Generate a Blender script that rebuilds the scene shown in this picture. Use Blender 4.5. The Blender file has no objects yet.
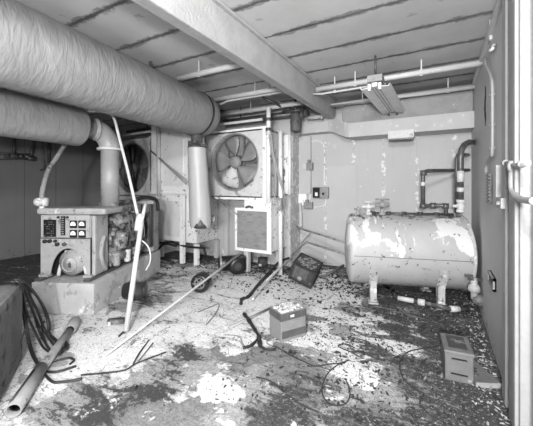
import bpy, bmesh, math, random
from mathutils import Vector, Matrix, noise as mnoise
random.seed(7)
scn = bpy.context.scene
COL = scn.collection
R = math.radians
# ------------------------------------------------------------------ camera
F, U0, VH, H, YAW = 308.0, 266.5, 186.0, 1.5, 29.4
CY, SY = math.cos(R(YAW)), math.sin(R(YAW))
cam = bpy.data.objects.new('camera', bpy.data.cameras.new('camera'))
COL.objects.link(cam)
cam.location = (0, 0, H)
cam.rotation_euler = (R(90), 0, R(YAW))
cam.data.sensor_width = 36
cam.data.lens = F / 533 * 36
cam.data.shift_y = -(213 - VH) / 533
cam.data.clip_start = 0.02
scn.camera = cam
# ------------------------------------------------------------------ world, lamps, exposure
w = bpy.data.worlds.new('world'); scn.world = w; w.use_nodes = True
w.node_tree.nodes['Background'].inputs[0].default_value = (0.8, 0.8, 0.8, 1)
w.node_tree.nodes['Background'].inputs[1].default_value = 0.05
def C(xc, zc, z=0.0):
    return Vector((CY * xc - SY * zc, SY * xc + CY * zc, z))
def lamp(name, loc, target, power, size):
    d = bpy.data.lights.new(name, 'AREA'); d.shape = 'DISK'; d.size = size; d.energy = power
    o = bpy.data.objects.new(name, d); COL.objects.link(o); o.location = loc
    o.rotation_euler = (Vector(target) - Vector(loc)).to_track_quat('-Z', 'Y').to_euler()
    return o
lamp('flash_lamp', C(-0.45, -1.2, 1.75), C(0.0, 5.0, 1.2), 205, 0.22)
lamp('added_soft_fill', C(-1.2, -2.5, 1.8), C(0.4, 4.5, 1.2), 240, 0.9)  # added fill, no known source; evens out the flash falloff from the left
lamp('added_floor_fill', C(-0.35, -0.7, 2.75), C(-0.6, 4.2, 0.2), 170, 0.4)  # added high fill, no such lamp known; lifts the floor
vs = scn.view_settings
vs.view_transform = 'Standard'; vs.look = 'None'; vs.gamma = 1; vs.use_curve_mapping = False
vs.exposure = -0.25

# ------------------------------------------------------------------ placing helpers
def fl(u, v, z=0.0):
    zc = F * (H - z) / (v - VH)
    return C((u - U0) / F * zc, zc, z)
def at(u, v, zc):
    return C((u - U0) / F * zc, zc, H - (v - VH) / F * zc)
def yp(u, v, Y):
    r = (u - U0) / F
    return at(u, v, Y / (SY * r + CY))
def xp(u, v, X):
    r = (u - U0) / F
    return at(u, v, X / (CY * r - SY))

# ------------------------------------------------------------------ materials
def mat(name, col, rough=0.75, metal=0.0, var=0.12, scale=4.0, peel=None, bump=0.15, bscale=30, grain=None):
    m = bpy.data.materials.new(name); m.use_nodes = True
    nt = m.node_tree; N = nt.nodes; L = nt.links
    b = N['Principled BSDF']; b.inputs['Roughness'].default_value = rough; b.inputs['Metallic'].default_value = metal
    tc = N.new('ShaderNodeTexCoord'); src = tc.outputs['Object']
    if grain:
        mp = N.new('ShaderNodeMapping'); mp.inputs['Scale'].default_value = grain; L.new(src, mp.inputs[0]); src = mp.outputs[0]
    n1 = N.new('ShaderNodeTexNoise'); n1.inputs['Scale'].default_value = scale; n1.inputs['Detail'].default_value = 6; n1.inputs['Roughness'].default_value = 0.65
    L.new(src, n1.inputs['Vector'])
    r1 = N.new('ShaderNodeValToRGB'); e = r1.color_ramp.elements
    lo, hi = max(0, col * (1 - var)), min(1, col * (1 + var))
    e[0].position = 0.3; e[0].color = (lo, lo, lo, 1); e[1].position = 0.7; e[1].color = (hi, hi, hi, 1)
    L.new(n1.outputs[0], r1.inputs[0]); out = r1.outputs[0]
    if peel:
        for (pc, ps, pt, soft) in peel:
            pt = .5 + (pt - .5) * .62; soft *= .6
            n2 = N.new('ShaderNodeTexNoise'); n2.inputs['Scale'].default_value = ps; n2.inputs['Detail'].default_value = 8; n2.inputs['Roughness'].default_value = 0.7
            L.new(src, n2.inputs['Vector'])
            r2 = N.new('ShaderNodeValToRGB'); r2.color_ramp.elements[0].position = pt; r2.color_ramp.elements[1].position = pt + soft
            L.new(n2.outputs[0], r2.inputs[0])
            mx = N.new('ShaderNodeMixRGB'); L.new(r2.outputs[0], mx.inputs[0]); L.new(out, mx.inputs[1]); mx.inputs[2].default_value = (pc, pc, pc, 1)
            out = mx.outputs[0]
    L.new(out, b.inputs['Base Color'])
    if bump:
        n3 = N.new('ShaderNodeTexNoise'); n3.inputs['Scale'].default_value = bscale; n3.inputs['Detail'].default_value = 4
        L.new(src, n3.inputs['Vector'])
        bp = N.new('ShaderNodeBump'); bp.inputs['Strength'].default_value = bump; bp.inputs['Distance'].default_value = 0.02
        L.new(n3.outputs[0], bp.inputs['Height']); L.new(bp.outputs[0], b.inputs['Normal'])
    return m
class NT:
    """small node-graph helper"""
    def __init__(s, name, rough=0.85):
        s.m = bpy.data.materials.new(name); s.m.use_nodes = True; s.t = s.m.node_tree; s.b = s.t.nodes['Principled BSDF']
        s.b.inputs['Roughness'].default_value = rough
        s.tc = s.t.nodes.new('ShaderNodeTexCoord').outputs['Object']
    def n(s, k, **kw):
        x = s.t.nodes.new(k)
        for a, v in kw.items(): setattr(x, a, v)
        return x
    def l(s, a, b): s.t.links.new(a, b)
    def noise(s, scale, det=6, rough=.6, vec=None, dist=0.0):
        x = s.n('ShaderNodeTexNoise'); x.inputs['Scale'].default_value = scale; x.inputs['Detail'].default_value = det
        x.inputs['Roughness'].default_value = rough; x.inputs['Distortion'].default_value = dist
        s.l(vec or s.tc, x.inputs['Vector']); return x.outputs[0]
    def map(s, sc, loc=(0, 0, 0)):
        x = s.n('ShaderNodeMapping'); x.inputs['Scale'].default_value = sc; x.inputs['Location'].default_value = loc
        s.l(s.tc, x.inputs[0]); return x.outputs[0]
    def ramp(s, inp, p0, p1, c0=0.0, c1=1.0):
        x = s.n('ShaderNodeMapRange'); x.inputs['From Min'].default_value = p0; x.inputs['From Max'].default_value = p1
        x.inputs['To Min'].default_value = c0; x.inputs['To Max'].default_value = c1; x.clamp = True
        s.l(inp, x.inputs['Value']); return x.outputs[0]
    def math(s, op, a, b=None):
        x = s.n('ShaderNodeMath', operation=op)
        for i, q in enumerate((a, b)):
            if q is None: continue
            if isinstance(q, (int, float)): x.inputs[i].default_value = q
            else: s.l(q, x.inputs[i])
        return x.outputs[0]
    def mix(s, f, a, b):
        x = s.n('ShaderNodeMix', data_type='FLOAT')
        for i, q in zip((0, 2, 3), (f, a, b)):
            if isinstance(q, (int, float)): x.inputs[i].default_value = q
            else: s.l(q, x.inputs[i])
        return x.outputs[0]
    def sep(s, vec=None):
        x = s.n('ShaderNodeSeparateXYZ'); s.l(vec or s.tc, x.inputs[0]); return x.outputs
    def done(s, val, h=None, strength=0.3, dist=0.02):
        s.l(val, s.b.inputs['Base Color'])
        if h is not None:
            bp = s.n('ShaderNodeBump'); bp.inputs['Strength'].default_value = strength; bp.inputs['Distance'].default_value = dist
            s.l(h, bp.inputs['Height']); s.l(bp.outputs[0], s.b.inputs['Normal'])
        return s.m

def floor_mat():
    g = NT('flaking_floor_paint', 0.9)
    x, y, z = g.sep()
    big = g.noise(0.8, 9, .6, g.map((1, 1, 1), (3.1, 1.7, 0)), .5)
    mid = g.noise(2.6, 9, .62, g.map((1, 1, 1), (7, 2, 0)), .4)
    patch = g.noise(1.7, 5, .5, g.map((1, 1, 1), (1.3, 9, 0)), .3)
    fine = g.noise(24, 6, .72)
    grit = g.noise(75, 4, .75)
    streak = g.noise(4, 8, .7, g.map((.55, 1.4, 1), (4, 4, 0)), .7)
    dr = g.ramp(x, -1.5, 0.2, -0.03, 0.15)
    dl = g.ramp(x, -3.9, -5.5, 0.0, 0.16)
    yn = g.ramp(g.math('SUBTRACT', y, g.math('MULTIPLY', x, .6)), 3.5, 2.5, 0.0, 0.075)
    yb = g.ramp(y, 4.3, 5.1, 0.0, 0.12)
    off = g.math('ADD', g.math('ADD', dr, dl), g.math('ADD', yn, yb))
    k = g.math('ADD', g.math('ADD', g.math('MULTIPLY', big, .45), g.math('MULTIPLY', mid, .55)), off)
    k = g.math('ADD', k, g.math('MULTIPLY', g.math('SUBTRACT', fine, .5), .08))
    worn = None
    for (u, v, rad, amp) in ((285, 298, .75, -.07), (335, 280, .9, -.07), (110, 345, .45, -.07), (225, 405, .22, -.08), (205, 388, .18, -.06), (75, 405, .4, .10), (150, 398, .2, .08),
                             (145, 300, .55, .09), (165, 378, .40, .08), (285, 412, .35, .09), (195, 352, .30, .06), (110, 415, .25, .09), (60, 360, .25, .06), (255, 365, .30, .05), (175, 275, .7, .06), (368, 385, .34, -.11), (405, 350, .22, -.09), (330, 345, .3, -.05)):
        p = fl(u, v)
        d = g.n('ShaderNodeVectorMath', operation='DISTANCE'); g.l(g.tc, d.inputs[0]); d.inputs[1].default_value = (p.x, p.y, 0)
        q = g.ramp(d.outputs['Value'], rad, rad * .25, 0, amp)
        worn = q if worn is None else g.math('ADD', worn, q)
    k = g.math('ADD', k, worn)
    bare = g.ramp(k, 0.535, 0.547)
    paint = g.mix(g.ramp(fine, .38, .62), 0.74, 0.98)
    smear = g.ramp(g.math('ADD', g.math('ADD', g.math('MULTIPLY', streak, .6), g.math('MULTIPLY', fine, .4)), g.math('ADD', g.math('MULTIPLY', off, .35), g.math('MULTIPLY', worn, 1.1))), .50, .59)
    paint = g.mix(g.math('MULTIPLY', smear, .75), paint, 0.33)
    conc = g.mix(g.ramp(patch, .48, .51), 0.27, 0.43)
    conc = g.mix(g.ramp(fine, .35, .65), g.math('MULTIPLY', conc, .55), g.math('MULTIPLY', conc, 1.15))
    left = g.ramp(g.math('ADD', mid, g.math('MULTIPLY', g.math('SUBTRACT', fine, .5), .25)), .395, .375)
    conc = g.mix(left, conc, .75)
    c = g.mix(bare, paint, conc)
    dk = g.math('ADD', g.math('ADD', g.math('MULTIPLY', streak, .8), g.math('MULTIPLY', fine, .45)), g.math('MULTIPLY', g.math('ADD', g.math('ADD', dr, dl), g.math('ADD', yb, g.math('MULTIPLY', worn, 1.0))), 1.3))
    dark = g.ramp(dk, 0.685, 0.74)
    c = g.mix(g.math('MULTIPLY', dark, .92), c, 0.03)
    crumb = g.math('MULTIPLY', g.ramp(g.noise(48, 5, .8), .56, .60), g.ramp(off, .04, .16))
    c = g.mix(g.math('MULTIPLY', crumb, .8), c, 0.5)
    cr1 = g.ramp(g.math('ABSOLUTE', g.math('SUBTRACT', g.noise(1.6, 3, .6, g.map((1, 1, 1), (11, 5, 0)), .8), .5)), .0015, .004, 1, 0)
    cr2 = g.ramp(g.math('ABSOLUTE', g.math('SUBTRACT', g.noise(2.7, 4, .6, g.map((1, .6, 1), (2, 15, 0)), .6), .47)), .0015, .005, 1, 0)
    c = g.mix(g.math('MULTIPLY', g.math('MAXIMUM', cr1, cr2), .7), c, 0.07)
    spk = g.ramp(grit, .55, .60)
    c = g.mix(g.math('MULTIPLY', spk, .55), c, 0.06)
    h = g.math('ADD', g.math('ADD', g.math('MULTIPLY', bare, -.4), g.math('MULTIPLY', fine, .8)), g.math('MULTIPLY', grit, .5))
    return g.done(c, h, .8, .02)
def ceiling_mat():
    g = NT('ceiling_boards', 0.8)
    x, y, z = g.sep()
    wob = g.noise(9, 5, .6)
    yy = g.math('ADD', y, g.math('MULTIPLY', g.math('SUBTRACT', wob, .5), .035))
    p = g.math('PINGPONG', g.math('SUBTRACT', yy, 1.66 - 0.57 * 10), 0.285)
    p2 = g.math('ADD', p, g.math('MULTIPLY', g.math('SUBTRACT', g.noise(14, 6, .75), .5), .085))
    line = g.ramp(p2, 0.012, 0.020, 1, 0)
    thr = g.ramp(g.noise(.8, 2), .35, .6)
    line = g.math('MULTIPLY', line, g.mix(thr, .5, 1))
    base = g.mix(g.ramp(g.noise(2.2, 6, .6), .3, .7), 0.46, 0.55)
    peel = g.ramp(g.math('ADD', g.noise(5, 7, .7), g.ramp(p, .0, .09, .13, -.03)), .60, .63)
    c = g.mix(peel, base, 0.36)
    band = g.ramp(g.math('ADD', p, g.math('MULTIPLY', g.math('SUBTRACT', g.noise(6, 6, .75, None, .3), .5), .22)), .030, .042, 1, 0)
    c = g.mix(g.math('MULTIPLY', band, .8), c, .20)
    c = g.mix(line, c, 0.09)
    return g.done(c, g.math('MULTIPLY', line, -1), .4, .015)
def wall_mat(name, base, seam=0.0, step=1.1, off=0.0, axis=0, peel=0.3, lo=.9, flakes=.69):
    g = NT(name, 0.75)
    s = g.sep()
    wob = g.noise(5, 5, .6)
    q = g.math('ADD', s[axis], g.math('MULTIPLY', g.math('SUBTRACT', wob, .5), .02))
    p = g.math('PINGPONG', g.math('SUBTRACT', q, off - step * 20), step / 2)
    c = g.mix(g.ramp(g.noise(1.4, 6, .6), .3, .7), base * lo, base)
    streak = g.ramp(g.noise(3, 6, .7, g.map((4, 4, .35))), .52, .75)
    c = g.mix(g.math('MULTIPLY', streak, .18), c, base * .5)
    near = g.ramp(p, 0, .06, .14, 0)
    fl_ = g.ramp(g.math('ADD', g.noise(11, 7, .7), near), flakes, flakes + .03)
    c = g.mix(fl_, c, min(.95, base * (1 + peel)))
    line = g.ramp(p, .003, .010, seam, 0)
    c = g.mix(line, c, base * .25)
    drt = g.ramp(g.math('ADD', g.noise(7, 6, .7), g.ramp(s[2], 0, .35, .2, 0)), .70, .76)
    c = g.mix(g.math('MULTIPLY', drt, .7), c, base * .35)
    return g.done(c, g.math('ADD', fl_, g.noise(40, 3)), .12, .01)
def canvas_mat(name, lo, hi):
    g = NT(name, 0.7)
    d = g.noise(20, 4, .5, g.map((.35, 1.25, .35)), .8)
    n2 = g.noise(7, 3, .5, g.map((.5, 1.2, .5)), .9)
    c = g.mix(g.ramp(g.noise(5, 5), .3, .7), lo, hi)
    h = g.math('ADD', d, n2)
    return g.done(c, h, .32, .03)
def tank_mat():
    g = NT('tank_paint', 0.42)
    x, y, z = g.sep()
    c = g.mix(g.ramp(g.noise(3, 5), .3, .7), .38, .46)
    up = g.ramp(z, -.08, .12, -.2, .03)
    fl_ = g.ramp(g.math('ADD', g.noise(2.6, 7, .55, g.map((1.0, .6, .8), (.4, 0, 1.3)), .3), up), .535, .55)
    c = g.mix(fl_, c, .70)
    drip = g.ramp(g.math('ADD', g.noise(9, 5, .7, g.map((1.6, .3, .18), (2, 0, 0))), up), .63, .66)
    c = g.mix(drip, c, .74)
    rust = g.ramp(g.math('ADD', g.noise(14, 6, .7), g.ramp(g.math('ABSOLUTE', z), .38, .48, 0, .14)), .62, .65)
    c = g.mix(rust, c, .06)
    return g.done(c, fl_, .2, .01)

M = dict(
    floor=floor_mat(), ceil=ceiling_mat(),
    wback=wall_mat('back_wall_paint', .50, .15, .52, -.334, 0, .5, .93, .655),
    wpanel=mat('flush_panel_paint', .50, .75, var=.05, scale=2, bump=.05), soffit=mat('soffit_grey', .30, .8, var=.15, scale=3, peel=[(.55, 7, .68, .03)], bump=.2),
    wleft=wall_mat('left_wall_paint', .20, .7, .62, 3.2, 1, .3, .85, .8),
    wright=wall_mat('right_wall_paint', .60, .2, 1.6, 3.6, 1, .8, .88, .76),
    beam=mat('beam_paint', .34, .75, var=.12, scale=5, peel=[(.36, 3.0, .66, .05)], bump=.3, bscale=40),
    white=mat('chipped_white_paint', .58, .6, var=.06, scale=6, peel=[(.28, 9, .67, .03)], bump=.1),
    cabinet=mat('cabinet_white_paint', .84, .6, var=.08, scale=3, peel=[(.30, 6, .665, .03), (.12, 13, .70, .02)], bump=.08),
    trim=mat('door_frame_paint', .33, .6, var=.07, scale=9, peel=[(.3, 14, .70, .03)], bump=.2),
    canvas=canvas_mat('duct_canvas', .19, .235), canvas2=canvas_mat('lower_duct_canvas', .20, .25),
    paneldoor=mat('panel_white_paint', .74, .6, var=.08, scale=3, peel=[(.45, 6, .66, .03)], bump=.05),
    ductmetal=mat('painted_duct_metal', .38, .45, var=.05, scale=3, peel=[(.4, 7, .72, .03)], bump=.05),
    pipegrey=mat('painted_pipe_grey', .30, .45, var=.1, scale=5, peel=[(.2, 9, .69, .03)], bump=.1),
    pipewhite=mat('white_pipe_paint', .52, .5, var=.06, scale=8, peel=[(.4, 12, .72, .03)], bump=.1),
    darkpipe=mat('dark_iron_pipe', .10, .38, .3, var=.4, scale=12, bump=.2),
    black=mat('black_enamel', .015, .35, var=.3, scale=10, bump=.1),
    rubber=mat('black_rubber', .018, .5, var=.3, scale=10, bump=.1),
    concrete=mat('plinth_concrete', .50, .85, var=.15, scale=3, peel=[(.36, 2.6, .56, .02), (.75, 6, .66, .02)], bump=.4, bscale=35),
    gen=mat('generator_grey_paint', .33, .6, var=.15, scale=7, peel=[(.14, 11, .66, .04), (.6, 8, .70, .02)], bump=.15),
    engine=mat('oily_engine_grey', .20, .6, .2, var=.4, scale=9, peel=[(.42, 11, .60, .06), (.04, 8, .62, .05)], bump=.5, bscale=45),
    dial=mat('white_dial', .85, .4, var=.02, bump=0),
    fanpanel=mat('fan_panel_paint', .58, .6, var=.12, scale=6, peel=[(.3, 9, .62, .06), (.75, 13, .69, .03)], bump=.2),
    fangrey=mat('dusty_fan_grey', .27, .65, var=.3, scale=7, peel=[(.12, 9, .62, .05)], bump=.2),
    blade=mat('dusty_fan_blade', .24, .55, var=.15, scale=5, peel=[(.25, 12, .64, .05)], bump=.15),
    dustblade=mat('pale_dusty_blade', .50, .6, var=.15, scale=5, peel=[(.2, 12, .62, .05)], bump=.15),
    bladedark=mat('dark_fan_blade', .13, .55, var=.3, scale=5, bump=.15),
    core=mat('dark_fan_core', .10, .7, var=.4, scale=12, bump=.3),
    core2=mat('dusty_radiator_core', .20, .7, var=.35, scale=10, bump=.3),
    grille=mat('dusty_grille', .27, .8, var=.2, scale=8, peel=[(.2, 6, .6, .06)], bump=.5, bscale=90, grain=(1, 1, 3)),
    tank=tank_mat(),
    box=mat('battery_case', .22, .6, var=.2, scale=12, bump=.2, grain=(1, 1, 6)),
    boxdark=mat('battery_case_dark', .08, .6, var=.3, scale=9, bump=.2),
    boxpale=mat('grimy_metal_box', .30, .6, var=.25, scale=6, peel=[(.15, 8, .62, .06)], bump=.25),
    cratedark=mat('weathered_dark_block', .15, .85, var=.35, scale=4, peel=[(.05, 6, .6, .06)], bump=.5, bscale=18),
    crust=mat('white_salt_crust', .55, .95, var=.25, scale=30, peel=[(.2, 25, .6, .05)], bump=.8, bscale=60),
    tubegrey=mat('dirty_tube_grey', .25, .6, var=.25, scale=5, peel=[(.07, 9, .62, .05), (.3, 7, .66, .03)], bump=.2),
    ammo=mat('grimy_box_grey', .15, .55, var=.2, scale=6, peel=[(.06, 8, .64, .06), (.3, 10, .7, .03)], bump=.2),
    tankleg=mat('scaly_leg_paint', .45, .7, var=.15, scale=9, peel=[(.10, 14, .60, .04), (.75, 9, .62, .03)], bump=.3),
    pipebright=mat('bright_white_paint', .85, .5, var=.05, scale=8, peel=[(.3, 12, .68, .03)], bump=.1),
    drumsteel=mat('oily_drum_steel', .13, .32, .75, var=.3, scale=8, bump=.1),
    backbeam=mat('back_beam_paint', .47, .7, var=.07, scale=4, peel=[(.62, 8, .68, .03)], bump=.1),
    steel=mat('worn_steel', .26, .35, .2, var=.25, scale=8, bump=.15),
    burnt=mat('charred_metal', .05, .7, var=.5, scale=8, peel=[(.18, 7, .6, .08)], bump=.5, bscale=25),
    flake=mat('pale_paint_flake', .38, .85, var=.2, scale=10, bump=.1),
    litter=mat('dark_litter', .03, .9, var=.5, scale=10, bump=.1),
    litter2=mat('brown_litter', .14, .9, var=.5, scale=10, bump=.1),
    sock=mat('porcelain', .85, .3, var=.03, bump=0),
    lampgrey=mat('lamp_enamel', .68, .5, var=.1, scale=6, peel=[(.2, 9, .7, .04)], bump=.05),
)

# ------------------------------------------------------------------ mesh builder
class MB:
    def __init__(s): s.bm = bmesh.new()
    def add(s, verts, faces, mx=None, smooth=False):
        vs_ = [s.bm.verts.new((mx @ Vector(v)) if mx else v) for v in verts]
        for f in faces:
            try:
                q = s.bm.faces.new([vs_[i] for i in f]); q.smooth = smooth
            except ValueError: pass
        return s
    def box(s, c, d, rot=None, bev=0.0):
        b2 = bmesh.new(); bmesh.ops.create_cube(b2, size=1)
        bmesh.ops.scale(b2, vec=d, verts=b2.verts)
        if bev: bmesh.ops.bevel(b2, geom=b2.edges[:], offset=bev, segments=2, affect='EDGES', profile=.6)
        mx = Matrix.Translation(c)
        if rot is not None: mx = mx @ (rot if isinstance(rot, Matrix) else Matrix.Rotation(R(rot), 4, 'Z'))
        bmesh.ops.transform(b2, matrix=mx, verts=b2.verts); s._merge(b2); return s
    def b(s, x0, x1, y0, y1, z0, z1, bev=0.0):
        return s.box(((x0 + x1) / 2, (y0 + y1) / 2, (z0 + z1) / 2), (abs(x1 - x0), abs(y1 - y0), abs(z1 - z0)), None, bev)
    def _merge(s, b2):
        me = bpy.data.meshes.new('t'); b2.to_mesh(me); b2.free(); s.bm.from_mesh(me); bpy.data.meshes.remove(me)
    def tube(s, pts, r, seg=12, cap=True, smooth=0, wob=0.0):
        P = [Vector(p) for p in pts]
        if smooth and len(P) > 2:
            Q = []
            for i in range(len(P) - 1):
                p0 = P[max(i - 1, 0)]; p1 = P[i]; p2 = P[i + 1]; p3 = P[min(i + 2, len(P) - 1)]
                for k in range(smooth):
                    t = k / smooth
                    Q.append(.5 * ((2 * p1) + (p2 - p0) * t + (2 * p0 - 5 * p1 + 4 * p2 - p3) * t * t + (-p0 + 3 * p1 - 3 * p2 + p3) * t ** 3))
            Q.append(P[-1]); P = Q
        n = len(P)
        rr = r if isinstance(r, (list, tuple)) else None
        T = []
        for i in range(n):
            d = P[min(i + 1, n - 1)] - P[max(i - 1, 0)]
            T.append(d.normalized() if d.length > 1e-9 else Vector((0, 0, 1)))
        up = Vector((0, 0, 1)) if abs(T[0].z) < .9 else Vector((1, 0, 0))
        a = T[0].cross(up).normalized(); rings = []
        for i in range(n):
            a = (a - T[i] * a.dot(T[i])).normalized(); b = T[i].cross(a)
            ri = (rr[min(int(i * len(rr) / n), len(rr) - 1)] if rr else r) * (1 + wob * random.uniform(-1, 1))
            rings.append([s.bm.verts.new(P[i] + (a * math.cos(2 * math.pi * k / seg) + b * math.sin(2 * math.pi * k / seg)) * ri) for k in range(seg)])
        for i in range(n - 1):
            for k in range(seg):
                q = s.bm.faces.new((rings[i][k], rings[i][(k + 1) % seg], rings[i + 1][(k + 1) % seg], rings[i + 1][k])); q.smooth = True
        if cap:
            s.bm.faces.new(rings[0][::-1]); s.bm.faces.new(rings[-1])
        return s
    def lathe(s, prof, p0, axis, seg=32, a0=0.0, sm=True):
        """prof: (radius, height along axis)"""
        ax = Vector(axis).normalized(); up = Vector((0, 0, 1)) if abs(ax.z) < .9 else Vector((1, 0, 0))
        a = ax.cross(up).normalized(); b = ax.cross(a); p0 = Vector(p0); rings = []
        for (r, h) in prof:
            if r < 1e-6: rings.append([s.bm.verts.new(p0 + ax * h)])
            else: rings.append([s.bm.verts.new(p0 + ax * h + (a * math.cos(2 * math.pi * k / seg) + b * math.sin(2 * math.pi * k / seg)) * r) for k in range(seg)])
        for i in range(len(rings) - 1):
            A, B = rings[i], rings[i + 1]
            for k in range(seg):
                k2 = (k + 1) % seg
                if len(A) == 1 and len(B) == 1: continue
                if len(A) == 1: f = (A[0], B[k2], B[k])
                elif len(B) == 1: f = (A[k], A[k2], B[0])
                else: f = (A[k], A[k2], B[k2], B[k])
                q = s.bm.faces.new(f); q.smooth = sm
        return s
    def prism(s, poly, z0, z1, mx=None):
        n = len(poly)
        v = [(x, y, z0) for x, y in poly] + [(x, y, z1) for x, y in poly]
        f = [tuple(range(n))[::-1], tuple(range(n, 2 * n))] + [(i, (i + 1) % n, n + (i + 1) % n, n + i) for i in range(n)]
        return s.add(v, f, mx)
ROOT = {}
def build(name, mb, m, parent=None, world=True, bevel=0.0):
    bm = mb.bm
    if parent is not None and world: bm.transform(ROOT[parent.name].inverted())
    bmesh.ops.recalc_face_normals(bm, faces=bm.faces)
    org = None
    if parent is None:
        xs = [v.co for v in bm.verts]
        org = Vector(((min(v.x for v in xs) + max(v.x for v in xs)) / 2, (min(v.y for v in xs) + max(v.y for v in xs)) / 2, min(v.z for v in xs)))
        if name in ('floor', 'ceiling') or name.startswith(('wall_', 'trim_', 'door_')): org = Vector((0, 0, 0))
        bm.transform(Matrix.Translation(-org))
    me = bpy.data.meshes.new(name); bm.to_mesh(me); bm.free()
    for p in me.polygons: pass
    o = bpy.data.objects.new(name, me); COL.objects.link(o); me.materials.append(M[m] if isinstance(m, str) else m)
    if parent is not None:
        o.parent = parent; ROOT[o.name] = ROOT[parent.name]
    else:
        o.location = org; ROOT[o.name] = Matrix.Translation(org)
    if bevel:
        md = o.modifiers.new('bevel', 'BEVEL'); md.width = bevel; md.segments = 2; md.limit_method = 'ANGLE'
    return o
def thing(name, label, cat, loc, rz=0.0, group=None):
    o = bpy.data.objects.new(name, None); COL.objects.link(o); o.empty_display_size = .1
    o.location = loc; o.rotation_euler = (0, 0, R(rz)); o['label'] = label; o['category'] = cat
    if group: o['group'] = group
    ROOT[o.name] = Matrix.Translation(loc) @ Matrix.Rotation(R(rz), 4, 'Z')
    return o
def tag(o, label, cat, group=None, kind=None):
    o['label'] = label; o['category'] = cat
    if group: o['group'] = group
    if kind: o['kind'] = kind
    return o
def struct(name, mb, m, bevel=0.0):
    o = build(name, mb, m, None, True, bevel); o['kind'] = 'structure'; return o

# ================================================================== THE ROOM
XR, YB, ZC, XL = 0.42, 5.67, 3.05, -7.75
struct('floor', MB().b(XL - .1, XR + .1, -1.8, YB + .1, -.12, 0), 'floor')
struct('ceiling', MB().b(XL - .1, XR + .1, -1.8, YB + .1, ZC, ZC + .12), 'ceil')
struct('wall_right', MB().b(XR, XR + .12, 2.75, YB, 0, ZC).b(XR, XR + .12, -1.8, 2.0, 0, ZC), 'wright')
struct('wall_back', MB().b(-2.42, XR + .12, YB, YB + .12, 0, ZC), 'wback')
struct('wall_back', MB().b(XL - .1, -2.42, 5.2, YB + .12, 0, ZC), 'wback')
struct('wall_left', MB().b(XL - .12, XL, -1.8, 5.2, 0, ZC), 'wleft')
# door frame on the right wall
d1 = build('door_1', MB().b(XR + .04, XR + .10, 1.1, 2.3, 0, 2.95), 'wright'); d1['kind'] = 'structure'
struct('trim_1', MB().b(XR - .035, XR + .12, 2.61, 2.75, 0, 2.90), 'trim', .008)
struct('trim_2', MB().b(XR - .03, XR + .12, 2.20, 2.53, 0, 3.0).b(XR - .05, XR - .03, 2.22, 2.30, 0, 3.0), 'trim', .008)
struct('trim_3', MB().b(XR + .06, XR + .12, 2.53, 2.61, 0, ZC), 'darkpipe')
# ceiling beam
struct('trim_4', MB().b(-1.75, -1.63, -1.8, 5.4, 2.70, ZC).b(-1.79, -1.59, -1.8, 5.4, ZC - .03, ZC), 'beam', .012)
# back beam that swings back along the wall
def back_beam():
    mb = MB()
    path = []
    for i in range(41):
        x = XR - (XR + 2.42) * i / 40
        t = min(1, max(0, (-1.32 - x) / .48)); t = t * t * (3 - 2 * t)
        path.append((x, 5.22 + .22 * t, 2.325 + .17 * t, .235 + .08 * t))
    vs_, fs = [], []
    for (x, y, z, hb_) in path:
        vs_ += [(x, y, z), (x, y, z + hb_), (x, YB, z + hb_), (x, YB, z)]
    for i in range(40):
        for k in range(4):
            a, b_ = 4 * i + k, 4 * i + (k + 1) % 4
            fs.append((a, b_, b_ + 4, a + 4))
    fs += [(0, 1, 2, 3), (160, 163, 162, 161)]
    return mb.add(vs_, fs)
struct('trim_5', back_beam(), 'backbeam')
# rounded soffit above the beam
lz = []
for i in range(9):
    a = math.pi / 2 + math.pi / 2 * i / 8
    lz.append((-1.32 + .18 * math.cos(a), 2.80 + .18 * math.sin(a)))
for i in range(9):
    a = math.pi + math.pi / 2 * i / 8
    lz.append((-1.32 + .18 * math.cos(a), 2.70 + .18 * math.sin(a)))
lz += [(XR, 2.52), (XR, 2.98)]
struct('trim_6', MB().prism(lz, -5.66, -5.34, Matrix(((1, 0, 0, 0), (0, 0, -1, 0), (0, 1, 0, 0), (0, 0, 0, 1)))), 'soffit', .02)
# angle strip along the right wall under the ceiling
struct('trim_7', MB().b(XR - .035, XR, 2.75, YB, ZC - .16, ZC - .12).b(XR - .012, XR, 2.75, YB, ZC - .12, ZC), 'wright')

# ================================================================== DUCTS
DA = R(7.2)
DD = Vector((-math.sin(DA), math.cos(DA), 0)); E1 = Vector((math.cos(DA), math.sin(DA), 0))
def daxis(e1, z, t): return E1 * e1 + DD * t + Vector((0, 0, z))
def wrinkled(p0, p1, r, nseg=72, nring=120, amp=.004, seed=0.0):
    mb = MB(); p0, p1 = Vector(p0), Vector(p1); ax = (p1 - p0).normalized(); a = ax.cross(Vector((0, 0, 1))).normalized(); b = ax.cross(a)
    L_ = (p1 - p0).length; rings = []
    for i in range(nring + 1):
        row = []
        for k in range(nseg):
            th = 2 * math.pi * k / nseg; d = a * math.cos(th) + b * math.sin(th); h = L_ * i / nring
            q = Vector((math.cos(th) * r * 5 + seed, math.sin(th) * r * 5, h * 13 + 1.2 * math.sin(th * 2 + h)))
            n = mnoise.noise(q) + .5 * mnoise.noise(q * 2.3)
            row.append(mb.bm.verts.new(p0 + ax * h + d * (r + amp * n)))
        rings.append(row)
    for i in range(nring):
        for k in range(nseg):
            f = mb.bm.faces.new((rings[i][k], rings[i][(k + 1) % nseg], rings[i + 1][(k + 1) % nseg], rings[i + 1][k])); f.smooth = True
    mb.bm.faces.new(rings[0][::-1]); mb.bm.faces.new(rings[-1]); return mb
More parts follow.
